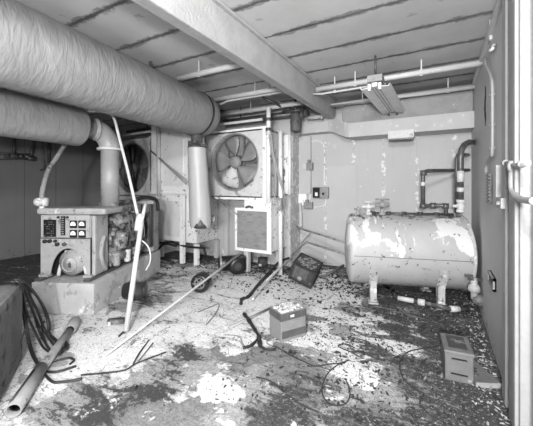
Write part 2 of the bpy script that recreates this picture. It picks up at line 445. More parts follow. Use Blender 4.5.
# upper duct
p0, p1 = daxis(-2.79, 2.607, -.6), daxis(-2.79, 2.607, 3.93)
t = thing('insulated_duct', 'large canvas-wrapped duct running just below the ceiling, upper of the two', 'duct', (p1.x, p1.y, 2.27))
build('duct_body', wrinkled(p0, p1, .335, 80, 260, .0035), 'canvas', t)
bd = MB().lathe([(.30, 0), (.342, 0), (.342, .035), (.30, .035)], p1 - DD * .005, DD, 64)
build('dark_band', bd, 'black', t)
build('end_cap', MB().lathe([(.335, 0), (.335, .10), (.325, .18), (.29, .25), (.22, .29), (.1, .305), (0, .31)], p1 + DD * .03, DD, 64), 'canvas', t)
for tt in (1.2, 3.0):
    q = daxis(-2.79, 0, tt)
    build('hanger_strap', MB().box((q.x, q.y, 2.99), (.03, .02, .13)), 'darkpipe', t)
# dangling vertical duct below the end
vx = at(198.5, 150, 4.72); V0 = Vector((vx.x, vx.y, 0)); LEAN = C(.06, 0)
t = thing('drop_duct', 'smooth pale vertical duct hanging under the end of the upper duct, torn at its foot', 'duct', V0 + Vector((0, 0, .9)))
zt, zb = 1.5 + 38 * 4.72 / F, 1.5 - 40 * 4.72 / F
db = MB()
seg = 48; rings = []
for i in range(30):
    f = i / 29; z = zt + (zb - zt) * f
    r = .140 + .028 * f
    row = []
    for k in range(seg):
        th = 2 * math.pi * k / seg
        dd = Vector((math.cos(th), math.sin(th), 0)); fr_ = max(0, dd.dot(C(.15, -.98)))
        rr = r + .005 * mnoise.noise(Vector((math.cos(th) * 2, math.sin(th) * 2, z * 3)))
        zz = z
        if i >= 26:
            j_ = (i - 25) / 4
            zz += j_ * (.10 * fr_ ** 8 + .06 * mnoise.noise(Vector((math.cos(th) * 3.5, math.sin(th) * 3.5, 4)))); rr -= .02 * j_ * j_
        row.append(db.bm.verts.new(V0 + LEAN * (f - .4) + dd * rr + Vector((0, 0, zz))))
    rings.append(row)
for i in range(29):
    for k in range(seg):
        db.bm.faces.new((rings[i][k], rings[i][(k + 1) % seg], rings[i + 1][(k + 1) % seg], rings[i + 1][k])).smooth = True
build('duct_body', db, 'ductmetal', t)
build('inner_stub', MB().lathe([(0, 0), (.1, 0), (.12, .03), (.12, .3)], V0 + LEAN * .6 + Vector((.0, 0, zb - .03)), (0, 0, 1), 24), 'burnt', t)
V1 = V0 - LEAN * .45
col = MB().lathe([(.10, 0), (.128, -.02), (.140, .0), (.13, .03), (.10, .05)], V1 + Vector((0, 0, zt)), (0, 0, 1), 40)
col.lathe([(.085, 0), (.085, .26)], V1 + Vector((0, 0, zt)), (0, 0, 1), 32)
for k in range(12):
    a = 2 * math.pi * k / 12; col.box(V1 + Vector((.112 * math.cos(a), .112 * math.sin(a), zt + .04 + random.uniform(-.03, .04))), (.04, .04, random.uniform(.04, .1)), k * 30)
build('flanged_collar', col, 'burnt', t)
ck = MB().tube([at(210, 200, 4.9), at(210, 222, 4.9)], .028).tube([at(210, 222, 4.9), at(214, 222, 4.85), at(214, 217, 4.85)], .02)
ck.tube([at(204, 216, 4.75), at(212, 216, 4.9)], .02)
build('drain_cock', ck, 'steel', t)
# lower duct with elbow and down pipe
p0, p1 = daxis(-3.78, 2.265, -.6), daxis(-3.78, 2.265, 2.78)
t = thing('insulated_duct', 'grey canvas-wrapped duct below the larger one, ending in an elbow above the generator', 'duct', (p1.x, p1.y, 2.08))
build('duct_body', wrinkled(p0, p1, .245, 64, 180, .003, 9.0), 'canvas2', t)
PV = C(-2.20, 4.33, 0)
e = daxis(-3.78, 2.265, 2.78)
nk = MB().tube([e, e + (Vector((PV.x, PV.y, 2.265)) - e) * .55], .11, 32)
nk.lathe([(.09, 0), (.15, 0), (.15, .03), (.09, .03)], e + (Vector((PV.x, PV.y, 2.265)) - e) * .5, Vector((PV.x, PV.y, 2.265)) - e, 32)
build('duct_neck', nk, 'pipegrey', t)
el = MB()
ep = []
a0 = e + (Vector((PV.x, PV.y, 2.265)) - e) * .45
for i in range(9):
    s_ = i / 8 * math.pi / 2
    hx = (Vector((PV.x, PV.y, 0)) - Vector((a0.x, a0.y, 0)))
    ep.append(Vector((a0.x, a0.y, 0)) + hx * math.sin(s_) + Vector((0, 0, 2.265 - .25 * (1 - math.cos(s_)))))
el.tube(ep, .135, 32)
build('elbow', el, 'pipegrey', t)
build('elbow_flange', MB().lathe([(.11, 0), (.165, 0), (.165, .03), (.11, .03)], (PV.x, PV.y, 2.0), (0, 0, 1), 36), 'pipewhite', t)
build('down_pipe', MB().tube([(PV.x, PV.y, 2.03), (PV.x, PV.y, 1.22)], .118, 40), 'pipegrey', t)

# ================================================================== GENERATOR
GO = C(-2.425, 3.60, 0); GRZ = YAW - 3.5
GM = Matrix.Translation(GO) @ Matrix.Rotation(R(GRZ), 4, 'Z')
def G(x, y, z): return GM @ Vector((x, y, z))
t = thing('concrete_plinth', 'peeling concrete plinth under the generator set', 'plinth', GO, GRZ)
pl = MB().b(-.34, .42, 0, 1.92, 0, .365, .012)
build('plinth_block', pl, 'concrete', t, False)
build('sole_rail', MB().b(-.34, -.26, .05, 1.88, .365, .395).b(.26, .34, .05, 1.88, .365, .395), 'darkpipe', t, False)
GB = .39
t = thing('generator_set', 'grey diesel generator set with dial panel on a concrete plinth', 'generator', GM @ Vector((0, .9, GB)), GRZ)
GL = Matrix.Translation((0, -.9, -GB))
def gb(name, mb, m, parent=t):
    mb.bm.transform(GL); return build(name, mb, m, parent, False)
gb('housing', MB().b(-.35, .275, .16, .46, .86, 1.145, .012).b(-.35, .275, .30, .46, GB, .86, .008), 'gen')
# lower front sheet with arch opening
poly = [(-.35, GB), (-.35, .86), (.275, .86), (.275, GB), (.235, GB)]
for i in range(15):
    a = math.pi * i / 14
    poly.append((.02 + .20 * math.cos(a), .50 + .26 * math.sin(a)))
poly += [(-.31, GB)]
def frontsheet():
    mb = MB(); xs = [-.35 + .625 * i / 40 for i in range(41)]
    def zlow(x):
        q = (x - .005) / .235
        return GB if abs(q) >= 1 else max(GB, .36 + .38 * math.sqrt(1 - q * q))
    v = []
    for x in xs:
        z = zlow(x); v += [(x, .15, z), (x, .15, .865), (x, .165, .865), (x, .165, z)]
    f = []
    for i in range(40):
        for k in range(4):
            a, b_ = 4 * i + k, 4 * i + (k + 1) % 4; f.append((a, b_, b_ + 4, a + 4))
    f += [(0, 1, 2, 3), (160, 163, 162, 161)]
    return mb.add(v, f)
gb('front_sheet', frontsheet(), 'gen')
gb('arch_recess', MB().b(-.34, .265, .25, .30, GB, .85), 'black')
bell = MB().lathe([(0, .02), (.05, .02), (.055, .03), (.095, .032), (.10, .045), (.155, .06), (.158, .12)], G(.02, .12, .56), GM.to_3x3() @ Vector((0, 1, 0)), 40)
bell.bm.transform(GM.inverted()); 
bell.lathe([(.012, -.02), (.012, .02), (0, .02)], (.02, .12, .575), (0, -1, 0), 12)
bell.lathe([(.08, 0), (.088, .006), (.096, 0)], (.02, .140, .55), (0, 1, 0), 32)
gb('end_bell', bell, 'gen')
gb('bell_handle', MB().box((.035, .13, .54), (.02, .03, .05)), 'darkpipe')
st = MB()
st.tube([(-.16, .2, .39), (-.13, .2, .52), (-.05, .2, .70)], .022, 10, smooth=4)
st.tube([(.21, .2, .39), (.17, .2, .52)], .022, 10)
gb('support_strut', st, 'pipewhite')
ft = MB().b(-.36, -.24, .13, .2, GB, GB + .03).b(.2, .3, .13, .2, GB, GB + .03); gb('mounting_foot', ft, 'gen')
# control panel
cp = gb('control_panel', MB().b(-.345, .27, .145, .16, .868, 1.145, .006), 'gen')
gb('breaker_cover', MB().b(-.305, -.145, .137, .147, .88, 1.09, .004), 'black')
sc = MB()
for i in range(5):
    for j in range(7):
        if random.random() < .55: sc.b(-.29 + i * .027, -.29 + i * .027 + random.uniform(.006, .018), .134, .138, .895 + j * .027, .895 + j * .027 + .006)
gb('breaker_terminals', sc, 'fangrey')
gb('terminal_strip', MB().b(-.085, -.03, .136, .147, .90, 1.135, .003), 'black')
ts = MB()
for j in range(9): ts.b(-.072, -.045, .132, .137, .915 + j * .027, .925 + j * .027)
gb('strip_screws', ts, 'fangrey')
def meter(x, z):
    o = gb('meter', MB().b(x, x + .088, .128, .147, z, z + .092, .006), 'black')
    f = MB(); pts = [(x + .012, z + .04)]
    for i in range(11):
        a = math.pi * (1 - i / 10); pts.append((x + .044 + .034 * math.cos(a), z + .043 + .036 * math.sin(a)))
    pts.append((x + .076, z + .03)); pts.append((x + .012, z + .03))
    f.add([(p, .1265, q) for p, q in pts], [tuple(range(len(pts)))])
    gb('meter_dial', f, 'dial', o)
    nd = MB().box((x + .040, .1255, z + .05), (.003, .001, .035), Matrix.Rotation(R(-25), 4, 'Y')); gb('meter_needle', nd, 'black', o)
for x, z in ((.034, .990), (.143, .990), (.034, .876), (.143, .876)): meter(x, z)
for x, z, r in ((-.287, .825, .023), (-.225, .828, .023), (-.155, .83, .018), (-.13, .79, .024), (-.115, 1.12, .014), (.0, 1.12, .014)):
    gb('knob', MB().lathe([(r, 0), (r, .02), (r * .8, .03), (0, .03)], (x, .15, z), (0, -1, 0), 16), 'black')
gb('selector_switch', MB().lathe([(.025, 0), (.02, .02), (0, .02)], (-.045, .15, .79), (0, -1, 0), 16).box((-.03, .125, .795), (.06, .012, .012)), 'darkpipe')
gb('round_cover', MB().lathe([(.04, 0), (.04, .008), (.032, .012), (0, .012)], (.055, .15, .81), (0, -1, 0), 24), 'gen')
gb('small_cover', MB().lathe([(.015, 0), (.015, .01), (0, .01)], (.18, .15, .82), (0, -1, 0), 16), 'pipegrey')
gb('panel_lip', MB().b(-.36, .285, .13, .165, .86, .872), 'darkpipe')
# rounded top slab
gb('top_slab', MB().b(-.36, .50, .09, .50, 1.155, 1.235, .035), 'gen')
gb('slab_cradle', MB().b(-.30, .25, .17, .45, 1.14, 1.16), 'gen')
# right side cover with curved trim
gb('side_cover', MB().b(.275, .325, .18, .46, .40, 1.14, .02), 'gen')
gb('cover_trim', MB().tube([(.335, .36, .86), (.345, .29, .78), (.345, .27, .65), (.345, .31, .52), (.34, .38, .44)], .026, 10, smooth=5), 'boxpale')
# engine
eb = MB().b(-.22, .30, .56, 1.44, .40, .90, .02).b(-.16, .27, .60, 1.40, .90, 1.10, .03)
gb('engine_block', eb, 'engine')
hd = MB()
for i in range(4):
    hd.b(-.12, .31, .66 + i * .2, .82 + i * .2, 1.10, 1.22, .02)
    hd.lathe([(.025, 0), (.025, .05), (0, .06)], (.05, .74 + i * .2, 1.21), (0, 0, 1), 10)
gb('cylinder_heads', hd, 'engine')
mf = MB().tube([(.36, .60, 1.02), (.36, 1.36, 1.02)], .05, 14)
for i in range(4): mf.tube([(.24, .70 + i * .2, 1.02), (.36, .70 + i * .2, 1.02)], .04, 10)
mf.tube([(.36, .66, 1.02), (.30, .68, 1.16), (.22, .7, 1.26)], .06, 14, smooth=4)
gb('exhaust_manifold', mf, 'engine')
gb('air_filter', MB().lathe([(0, 0), (.08, 0), (.085, .02), (.085, .20), (.06, .22), (0, .22)], (.37, .66, .66), (.15, 0, 1), 24), 'engine')
gb('injection_pump', MB().b(.29, .42, .86, 1.22, .70, .86, .015).b(.32, .39, .90, .96, .86, .95).b(.32, .39, 1.05, 1.11, .86, .95), 'engine')
for x, y, m_ in ((.35, .56, 'boxpale'), (.37, .80, 'white'), (.375, .98, 'boxpale')):
    gb('filter_canister', MB().lathe([(0, 0), (.035, 0), (.045, .02), (.045, .14), (.05, .15), (.05, .17), (0, .17)], (x + .03, y, .43), (0, 0, 1), 18), m_)
gb('starter_motor', MB().tube([(.34, .52, .55), (.34, .80, .55)], .075, 18).tube([(.37, .56, .65), (.37, .76, .65)], .035, 12), 'engine')
gl = MB()
for i in range(16):
    y0 = random.uniform(.55, 1.35); z0 = random.uniform(.5, 1.2)
    gl.tube([(.30, y0, z0), (.40, y0 + random.uniform(-.1, .1), z0 + random.uniform(-.05, .1)), (.43, y0 + random.uniform(0, .2), z0 - random.uniform(0, .2)), (.31, y0 + random.uniform(0, .25), max(.43, z0 - random.uniform(.05, .3)))], .009, 8, smooth=6)
gb('fuel_lines', gl, 'darkpipe')
bt = MB()
for i in range(90):
    y0 = random.uniform(.56, 1.42); z0 = random.uniform(.42, 1.12); s_ = random.uniform(.012, .03)
    bt.box((.32, y0, z0), (random.uniform(.04, .14), s_ * random.uniform(1, 2.5), s_ * random.uniform(1, 2.2)))
gb('engine_fittings', bt, 'engine')
# radiator at the far end
gb('radiator_shroud', MB().b(-.30, .44, 1.58, 1.80, .395, 1.26, .03), 'boxpale')
gb('radiator_hose', MB().tube([(.1, 1.3, 1.15), (.22, 1.4, 1.28), (.36, 1.55, 1.31), (.45, 1.68, 1.25), (.46, 1.72, 1.08)], .03, 12, smooth=6), 'rubber')
gb('radiator_core', MB().b(-.26, .40, 1.55, 1.59, .48, 1.2), 'core')
gb('cooling_fan', MB().lathe([(.0, 0), (.06, 0), (.06, .06), (.28, .07), (.28, .08), (0, .08)], (.08, 1.46, .82), (0, 1, 0), 24), 'black')
gb('side_guard', MB().b(.42, .45, 1.46, 1.57, .50, 1.20, .02), 'black')
# curved exhaust pipe with valve, left of the panel
t2 = thing('stack_pipe', 'bent grey pipe rising from a valve left of the generator up to the lower duct', 'pipe', at(42, 206, 3.75))
build('pipe_run', MB().tube([at(42, 203, 3.75), at(42, 193, 3.78), at(45, 180, 3.85), at(49, 169, 4.0), at(57, 157, 4.15), at(67, 141, 4.3)], .027, 16, smooth=6), 'tubegrey', t2)
vv = MB().lathe([(.0, -.07), (.05, -.07), (.055, -.03), (.04, 0), (.055, .03), (.05, .07), (0, .07)], at(42, 202, 3.75), (CY, SY, 0), 20)
vv.tube([at(42, 206, 3.75), at(42, 209, 3.75)], .03).tube([at(37, 199, 3.7), at(42, 200, 3.72)], .018)
build('valve', vv, 'pipewhite', t2)
# dark pipe rail on the left wall
t2 = thing('wall_pipe', 'dark pipe frame on the left wall below the lower duct', 'pipe', xp(15, 160, XL + .1))
wl = MB().tube([xp(-12, 158, XL + .12), xp(31, 158, XL + .12)], .033).tube([xp(-12, 153, XL + .06), xp(31, 155, XL + .06)], .028)
wl.tube([xp(30, 158, XL + .12), xp(32, 150, XL + .12), xp(35, 135, XL + .12)], .028)
wl.tube([xp(13, 157, XL + .12), xp(15, 135, XL + .12)], .033)
build('pipe_frame', wl, 'darkpipe', t2)
ft2 = MB()
for u, v in ((31, 158.5), (28, 157), (14, 156)): ft2.lathe([(0, -.07), (.05, -.07), (.05, .07), (0, .07)], xp(u, v, XL + .11), (0, 1, 0), 14)
for u, v in ((2, 157), (20, 157)): ft2.tube([xp(u, v, XL), xp(u, v, XL + .13)], .03)
build('pipe_fitting', ft2, 'darkpipe', t2)
cw = MB().tube([xp(42, 140, XL + .05), xp(43, 155, XL + .05), xp(44, 168, XL + .06), xp(40, 170, XL + .06)], .018, 8, smooth=4).tube([xp(49, 138, XL + .05), xp(49, 164, XL + .05)], .03)
tag(build('wall_conduit', cw, 'darkpipe'), 'thin dark conduit hanging down the left wall behind the bent grey pipe', 'conduit')

# ================================================================== FANS AND AIR HANDLING CABINETS
YF = 4.5
def fan_unit(label, x0, x1, z0, z1, cx, cz, rad, mp, mbk, mbl, a0, nb, foot_z, wire):
    root = thing('ventilation_fan', label, 'fan', ((x0 + x1) / 2, YF + .3, foot_z), 0, 'wall fans')
    mb = MB(); n = 64; inner, outer = [], []
    v, f = [], []
    for k in range(n):
        a = 2 * math.pi * k / n; c, s_ = math.cos(a), math.sin(a)
        v.append((cx + rad * c, YF, cz + rad * s_))
        tx = ((x1 - cx) / c) if c > 1e-6 else ((x0 - cx) / c if c < -1e-6 else 1e9)
        tz = ((z1 - cz) / s_) if s_ > 1e-6 else ((z0 - cz) / s_ if s_ < -1e-6 else 1e9)
        tt = min(tx, tz); v.append((cx + tt * c, YF, cz + tt * s_))
        v.append((cx + rad * c, YF + .02, cz + rad * s_))
    for k in range(n):
        k2 = (k + 1) % n
        f.append((3 * k, 3 * k + 1, 3 * k2 + 1, 3 * k2)); f.append((3 * k, 3 * k2, 3 * k2 + 2, 3 * k + 2))
    mb.add(v, f)
    for (cxx, czz) in ((x0, z0), (x1, z0), (x1, z1), (x0, z1)):
        pass
    build('front_plate', mb, mp, root)
    sb = MB().b(x0, x0 + .02, YF, 5.19, z0, z1).b(x1 - .02, x1, YF, 5.19, z0, z1).b(x0, x1, YF, 5.19, z1 - .02, z1).b(x0, x1, YF, 5.19, z0, z0 + .02).b(x0, x1, 5.15, 5.19, z0, z1)
    sb.b(x0 + .0, x0 + .06, YF - .004, YF, z0, z0 + .06).b(x1 - .06, x1, YF - .004, YF, z0, z0 + .06).b(x0, x0 + .06, YF - .004, YF, z1 - .06, z1).b(x1 - .06, x1, YF - .004, YF, z1 - .06, z1)
    build('plenum_box', sb, mp, root)
    build('venturi_ring', MB().lathe([(rad + .02, -.012), (rad, -.02), (rad - .008, 0), (rad - .012, .10)], (cx, YF, cz), (0, 1, 0), 64), 'fangrey', root)
    build('radiator_core', MB().b(x0 + .05, x1 - .05, YF + .15, YF + .19, z0 + .05, z1 - .05), mbk, root)
    build('hub', MB().lathe([(0, -.02), (.07, -.02), (.10, 0), (.115, .04), (.115, .10), (0, .10)], (cx, YF + .0, cz), (0, 1, 0), 32), mbl, root)
    for k in range(nb):
        a = R(a0 + 360 * k / nb); bl = MB(); vv, ff = [], []
        for i in range(6):
            rr = .10 + (rad - .14) * i / 5; wd = R(15 + 11 * math.sin(i / 5 * math.pi * .8) + 2)
            for j in range(5):
                q = (j / 4 - .5) * 2; ang = a + q * wd + .10 * i / 5
                yy = YF + .055 + .04 * q + .01 * q * q
                vv.append((cx + rr * math.cos(ang), yy, cz + rr * math.sin(ang)))
                vv.append((cx + rr * math.cos(ang), yy + .008, cz + rr * math.sin(ang)))
        def I(i, j, s): return (i * 5 + j) * 2 + s
        for i in range(5):
            for j in range(4):
                ff.append((I(i, j, 0), I(i + 1, j, 0), I(i + 1, j + 1, 0), I(i, j + 1, 0)))
                ff.append((I(i, j, 1), I(i, j + 1, 1), I(i + 1, j + 1, 1), I(i + 1, j, 1)))
        for i in range(5): ff += [(I(i, 0, 0), I(i, 0, 1), I(i + 1, 0, 1), I(i + 1, 0, 0)), (I(i, 4, 0), I(i + 1, 4, 0), I(i + 1, 4, 1), I(i, 4, 1))]
        for j in range(4): ff += [(I(5, j, 0), I(5, j, 1), I(5, j + 1, 1), I(5, j + 1, 0)), (I(0, j, 0), I(0, j + 1, 0), I(0, j + 1, 1), I(0, j, 1))]
        bl.add(vv, ff, None, True); build('blade', bl, 'dustblade' if (k == 0 and mbl == 'blade') else mbl, root)
    ms = MB().b(cx - .16, cx + .16, YF + .11, YF + .15, cz - .13, cz + .13, .02)
    ms.b(cx - rad, cx + rad, YF + .12, YF + .15, cz - .03, cz + .03)
    ms.b(cx + .12, cx + .15, YF + .12, YF + .15, cz - rad, cz + rad)
    ms.b(cx - .22, cx - .19, YF + .12, YF + .15, cz - rad, cz + rad)
    build('motor_mount', ms, 'core', root)
    if wire:
        wr = MB()
        for dx in (-.25, -.05, .16, .34):
            h_ = math.sqrt(max(0, rad * rad - dx * dx)); wr.tube([(cx + dx, YF - .01, cz - h_), (cx + dx, YF - .01, cz + h_)], .006, 6)
        build('guard_wire', wr, 'darkpipe', root)
    return root
f2 = fan_unit('wall fan with dusty grey blades in a square panel, beside the torn hanging duct', -3.86, -2.56, 1.30, 2.47, -3.20, 1.925, .50, 'fanpanel', 'core2', 'blade', 243, 5, 1.3, False)
build('edge_strip', MB().b(-2.60, -2.53, YF - .015, YF, 1.26, 2.49).b(-3.86, -2.60, YF - .015, YF, 1.26, 1.30).b(-3.9, -2.53, YF - .02, YF, 2.47, 2.505), 'pipebright', f2)
for x in (-2.62, -3.85): build('rear_post', MB().b(x, x + .06, 5.1, 5.16, 0, 1.3), 'pipewhite', f2)
f1 = fan_unit('wall fan with dark blades behind the generator, left of the white cabinet', -6.60, -5.36, 1.28, 2.56, -5.97, 1.90, .545, 'fanpanel', 'core', 'bladedark', 20, 4, 0, True)
build('base_cabinet', MB().b(-6.6, -5.36, YF + .02, 5.19, 0, 1.28), 'fanpanel', f1)
build('cross_brace', MB().tube([(-6.05, YF - .03, 2.40), (-5.80, YF - .03, 1.38)], .02, 8).tube([(-5.98, YF - .03, 2.42), (-5.98, YF - .03, 1.36)], .014, 8).tube([(-5.62, YF - .03, 2.3), (-5.86, YF - .03, 1.4)], .016, 8), 'black', f1)
# white cabinet between the fans
t = thing('air_handler_cabinet', 'tall white sheet-metal cabinet between the two wall fans', 'cabinet', (-4.7, YF + .3, 0))
build('upper_body', MB().b(-5.33, -3.90, YF, 5.19, 1.36, 2.80, .01), 'cabinet', t)
build('lower_body', MB().b(-5.25, -4.12, YF + .04, 5.19, .38, 1.36, .01), 'cabinet', t)
pn = MB().b(-5.0, -4.42, YF - .012, YF, 1.50, 2.72, .005); build('upper_panel', pn, 'paneldoor', t)
build('lower_panel', MB().b(-4.98, -4.46, YF + .026, YF + .04, .48, 1.20, .005), 'paneldoor', t)
for x0, x1 in ((-5.33, -5.10), (-4.34, -4.10)): build('corner_strip', MB().b(x0, x1, YF - .012, YF, 1.36, 2.76), 'pipebright', t)
build('ledge', MB().b(-5.33, -3.95, YF - .05, YF + .02, 1.34, 1.38), 'pipebright', t)
for x in (-5.15, -4.36, -4.0):
    build('leg', MB().b(x - .04, x + .04, YF + (.06 if x < -5 else -.12), YF + (.14 if x < -5 else -.05), 0, .40 if x != -4.36 else 1.32), 'pipebright', t)
build('leg', MB().b(-4.1, -4.02, 5.05, 5.13, 0, .38), 'pipewhite', t)
build('vent_pipe', MB().tube([yp(159, 196, YF - .05), yp(158.5, 126, YF - .05)], .045, 14), 'pipewhite', t)
rods = MB().tube([yp(151, 151, YF - .04), yp(166, 164, YF - .1), yp(188, 182, YF - .25)], .016, 8).tube([yp(151, 151, YF - .04), yp(170, 169, YF - .08), yp(186, 184, YF - .12)], .012, 8)
tag(build('rod_bundle', rods, 'pipegrey'), 'two thin rods slanting across the white cabinet between the fans', 'rod')
cb = MB().tube([yp(160, 243, 4.45), yp(172, 242, 4.4), yp(180, 245, 4.4), yp(190, 247, 4.35), yp(204, 248, 4.3)], .02, 8, smooth=5)
cb.tube([yp(158, 250, 4.42), yp(164, 244, 4.42), yp(176, 246, 4.3)], .022, 8, smooth=5)
cb.tube([yp(204, 248, 4.3), yp(206, 256, 4.3)], .02, 8)
tag(build('cable_bundle', cb, 'rubber'), 'black cables sagging below the white cabinet between the fans', 'cable')
# lower intake grille
t = thing('intake_grille', 'square dusty intake grille in a white frame below the pale fan', 'grille', (-2.8, YF, 0))
build('mesh_panel', MB().b(-3.12, -2.50, YF - .02, YF + .0, .42, 1.08), 'grille', t)
build('frame', MB().b(-3.16, -2.46, YF - .03, YF, 1.07, 1.12).b(-3.16, -2.46, YF - .03, YF, .37, .42).b(-3.16, -3.12, YF - .03, YF, .42, 1.07).b(-2.51, -2.43, YF - .035, YF, .37, 1.27), 'pipebright', t)
build('plenum_box', MB().b(-3.14, -2.48, YF, 5.19, .38, 1.11), 'cabinet', t)
build('neck', MB().b(-3.0, -2.48, YF + .03, 5.1, 1.11, 1.30), 'cabinet', t)
build('leg', MB().b(-2.99, -2.90, YF - .0, YF + .08, 0, .38), 'pipewhite', t)
build('leg', MB().b(-2.62, -2.54, 5.0, 5.08, 0, .38), 'pipewhite', t)
build('latch', MB().tube([(-2.92, YF - .04, 1.13), (-2.85, YF - .05, 1.15), (-2.78, YF - .04, 1.13)], .02, 8), 'darkpipe', t)
rod2 = MB().tube([yp(212, 197, YF - .03), yp(239, 216, YF - .03)], .011, 8).tube([yp(218, 197, YF - .03), yp(240, 217, YF - .04)], .009, 8)
tag(build('linkage_rod', rod2, 'steel'), 'thin metal rod slanting down from the pale fan to the square grille', 'rod')

# poles and conduits by the grille
q = fl(280.5, 275)
tag(build('support_pole', MB().tube([q, q + Vector((0, 0, 2.44))], .036, 14), 'pipebright'), 'tall white pole standing on the floor right of the square grille', 'pole')
t = thing('riser_conduit', 'white vertical conduit at the right edge of the pale fan panel', 'conduit', yp(268.5, 200, 4.44))
build('pipe_run', MB().tube([yp(268.5, 203, 4.44), yp(268.5, 108, 4.44), yp(268.5, 108, 4.74)], .036, 14), 'pipebright', t)
for v in (118, 128, 132):
    build('coupling', MB().tube([yp(268.5, v, 4.44), yp(268.5, v + 3, 4.44)], .05, 14), 'darkpipe' if v < 130 else 'pipewhite', t)
q = yp(289.5, 195, 4.95)
tag(build('riser_conduit', MB().tube([q, q + Vector((0, 0, 1.06))], .025, 12), 'pipebright'), 'thin bright conduit on the left edge of the grey wall duct', 'conduit')
t = thing('wall_duct', 'pale rectangular vertical duct on the back wall above the switch boxes', 'duct', (-2.12, 5.35, 1.36))
_a, _b = yp(291, 131, 5.6), yp(310.5, 194, 5.6)
build('duct_body', MB().b(_a.x, _b.x, 5.6, YB, _b.z, 2.46, .006), 'wpanel', t)
build('side_channel', MB().b(-2.50, -2.36, 5.0, 5.2, 1.36, 2.42, .005), 'cabinet', t)
build('lower_box', MB().b(yp(292, 200, 5.45).x, yp(304, 200, 5.45).x, 5.58, YB, yp(292, 205, 5.58).z, _b.z, .005), 'cabinet', t)
build('drain_pipe', MB().tube([yp(300, 203, 5.5), yp(301, 226, 5.5), yp(298, 228, 5.5)], .03, 10), 'pipewhite', t)
sw = yp(283, 172.5, 4.98)
t = thing('switch_box', 'small grey switch box on the white channel left of the wall duct', 'switch box', sw)
build('box_body', MB().box(sw + Vector((0, -.02, 0)), (.075, .07, .13), None, .006), 'fangrey', t); build('conduit', MB().tube([sw, yp(283, 196, 5.0)], .012, 8), 'fangrey', t)
wr = MB()
for (a, b_, c_, d_) in (((268, 128), (271, 150), (277, 172), (283, 192)), ((269, 135), (275, 160), (280, 178), (285, 200)), ((271, 132), (273, 152), (276, 180), (274, 205)), ((273, 190), (278, 205), (284, 215), (291, 236))):
    wr.tube([yp(a[0], a[1], 4.42), yp(b_[0], b_[1], 4.42), yp(c_[0], c_[1], 4.46), yp(d_[0], d_[1], 4.5)], .011, 8, smooth=6)
tag(build('hanging_wires', wr, 'pipegrey'), 'loose wires dangling between the white conduit and the white pole', 'wire')
jb = yp(279.5, 204, 4.52)
t = thing('junction_box', 'open junction box with torn wires on the white pole', 'junction box', jb)
build('box_body', MB().box(jb, (.10, .08, .20), None, .006), 'fangrey', t)
tw = MB()
for i in range(8):
    p = jb + Vector((random.uniform(-.12, .05), -.05, random.uniform(-.12, .1))); tw.tube([jb + Vector((0, -.04, random.uniform(-.08, .08))), p, p + Vector((random.uniform(-.08, .08), -.02, random.uniform(-.1, .05)))], .008, 6, smooth=4)
build('torn_wires', tw, 'pipewhite', t)
# dark motor / damper under the pipes
mp = yp(295.5, 122, 4.93)
t = thing('damper_motor', 'dark cylinder motor hanging under the ceiling pipes at the wall duct', 'motor', mp + Vector((0, 0, -.17)))
build('motor_body', MB().lathe([(0, -.16), (.085, -.16), (.09, -.15), (.09, .13), (.06, .16), (0, .17)], mp, (0, 0, 1), 28), 'core', t)
build('motor_strap', MB().lathe([(.09, -.02), (.096, -.02), (.096, .02), (.09, .02)], mp, (0, 0, 1), 28), 'darkpipe', t)
build('hanger_rod', MB().tube([mp + Vector((0, 0, .15)), mp + Vector((0, 0, .40))], .02, 8), 'darkpipe', t)
build('motor_bracket', MB().tube([mp + Vector((-.25, 0, .2)), mp + Vector((.15, 0, .2))], .03).tube([mp + Vector((.1, 0, .05)), mp + Vector((.12, 0, .2))], .04), 'darkpipe', t)

# ================================================================== CEILING PIPES
ZP = 2.89
def cpipe(label, pts, r, hangers=(), m='pipewhite'):
    c = sum((Vector(p) for p in pts), Vector()) / len(pts)
    t = thing('ceiling_pipe', label, 'pipe', (c.x, c.y, min(p[2] for p in pts)), 0, 'white pipes under the ceiling')
    build('pipe_run', MB().tube(pts, r, 16), m, t)
    for (x, y, z) in hangers:
        build('hanger', MB().box((x, y, (z + ZC) / 2), (.014, .012, ZC - z)).box((x, y, z), (.03, .02, 2 * r + .012)), m, t)
    return t
cpipe('large white ceiling pipe above the fluorescent fixture, running into the right wall', [(-1.55, 4.22, ZP), (XR, 4.22, ZP)], .034, [(-1.0, 4.22, ZP), (-.2, 4.22, ZP)])
cpipe('white ceiling pipe behind the fluorescent fixture, nearest the back wall', [(-1.62, 5.14, ZP - .01), (-1.62, 5.14, ZP - .01 + .0001), (XR, 5.14, ZP - .01)], .033, [(-1.1, 5.14, ZP - .01), (.1, 5.14, ZP - .01)])
cpipe('thin white ceiling pipe just below the large one, left of the fluorescent fixture', [(-1.62, 4.28, ZP - .04), (-1.5, 4.28, ZP - .055), (-.62, 4.28, ZP - .05)], .013, [(-1.3, 4.28, ZP - .05)])
cpipe('short white ceiling pipe between the beam and the upper duct, nearest the camera', [(-2.95, 2.91, ZP), (-1.75, 2.91, ZP)], .033, [(-2.6, 2.91, ZP)])
cpipe('thin white ceiling pipe tucked beside the nearest short one', [(-2.90, 2.99, ZP + .04), (-1.75, 2.99, ZP + .04)], .016, [(-2.1, 2.99, ZP + .04)])
cpipe('middle white ceiling pipe left of the beam, with a thin pipe under it', [(-3.2, 3.90, ZP), (-1.76, 3.92, ZP)], .033, [(-2.4, 3.91, ZP)])
cpipe('thin crooked white ceiling pipe under the middle one left of the beam', [(-3.1, 3.98, ZP - .07), (-2.95, 3.98, ZP - .03), (-1.9, 3.99, ZP - .03), (-1.76, 3.99, ZP - .05)], .016, [(-2.2, 3.99, ZP - .03)])
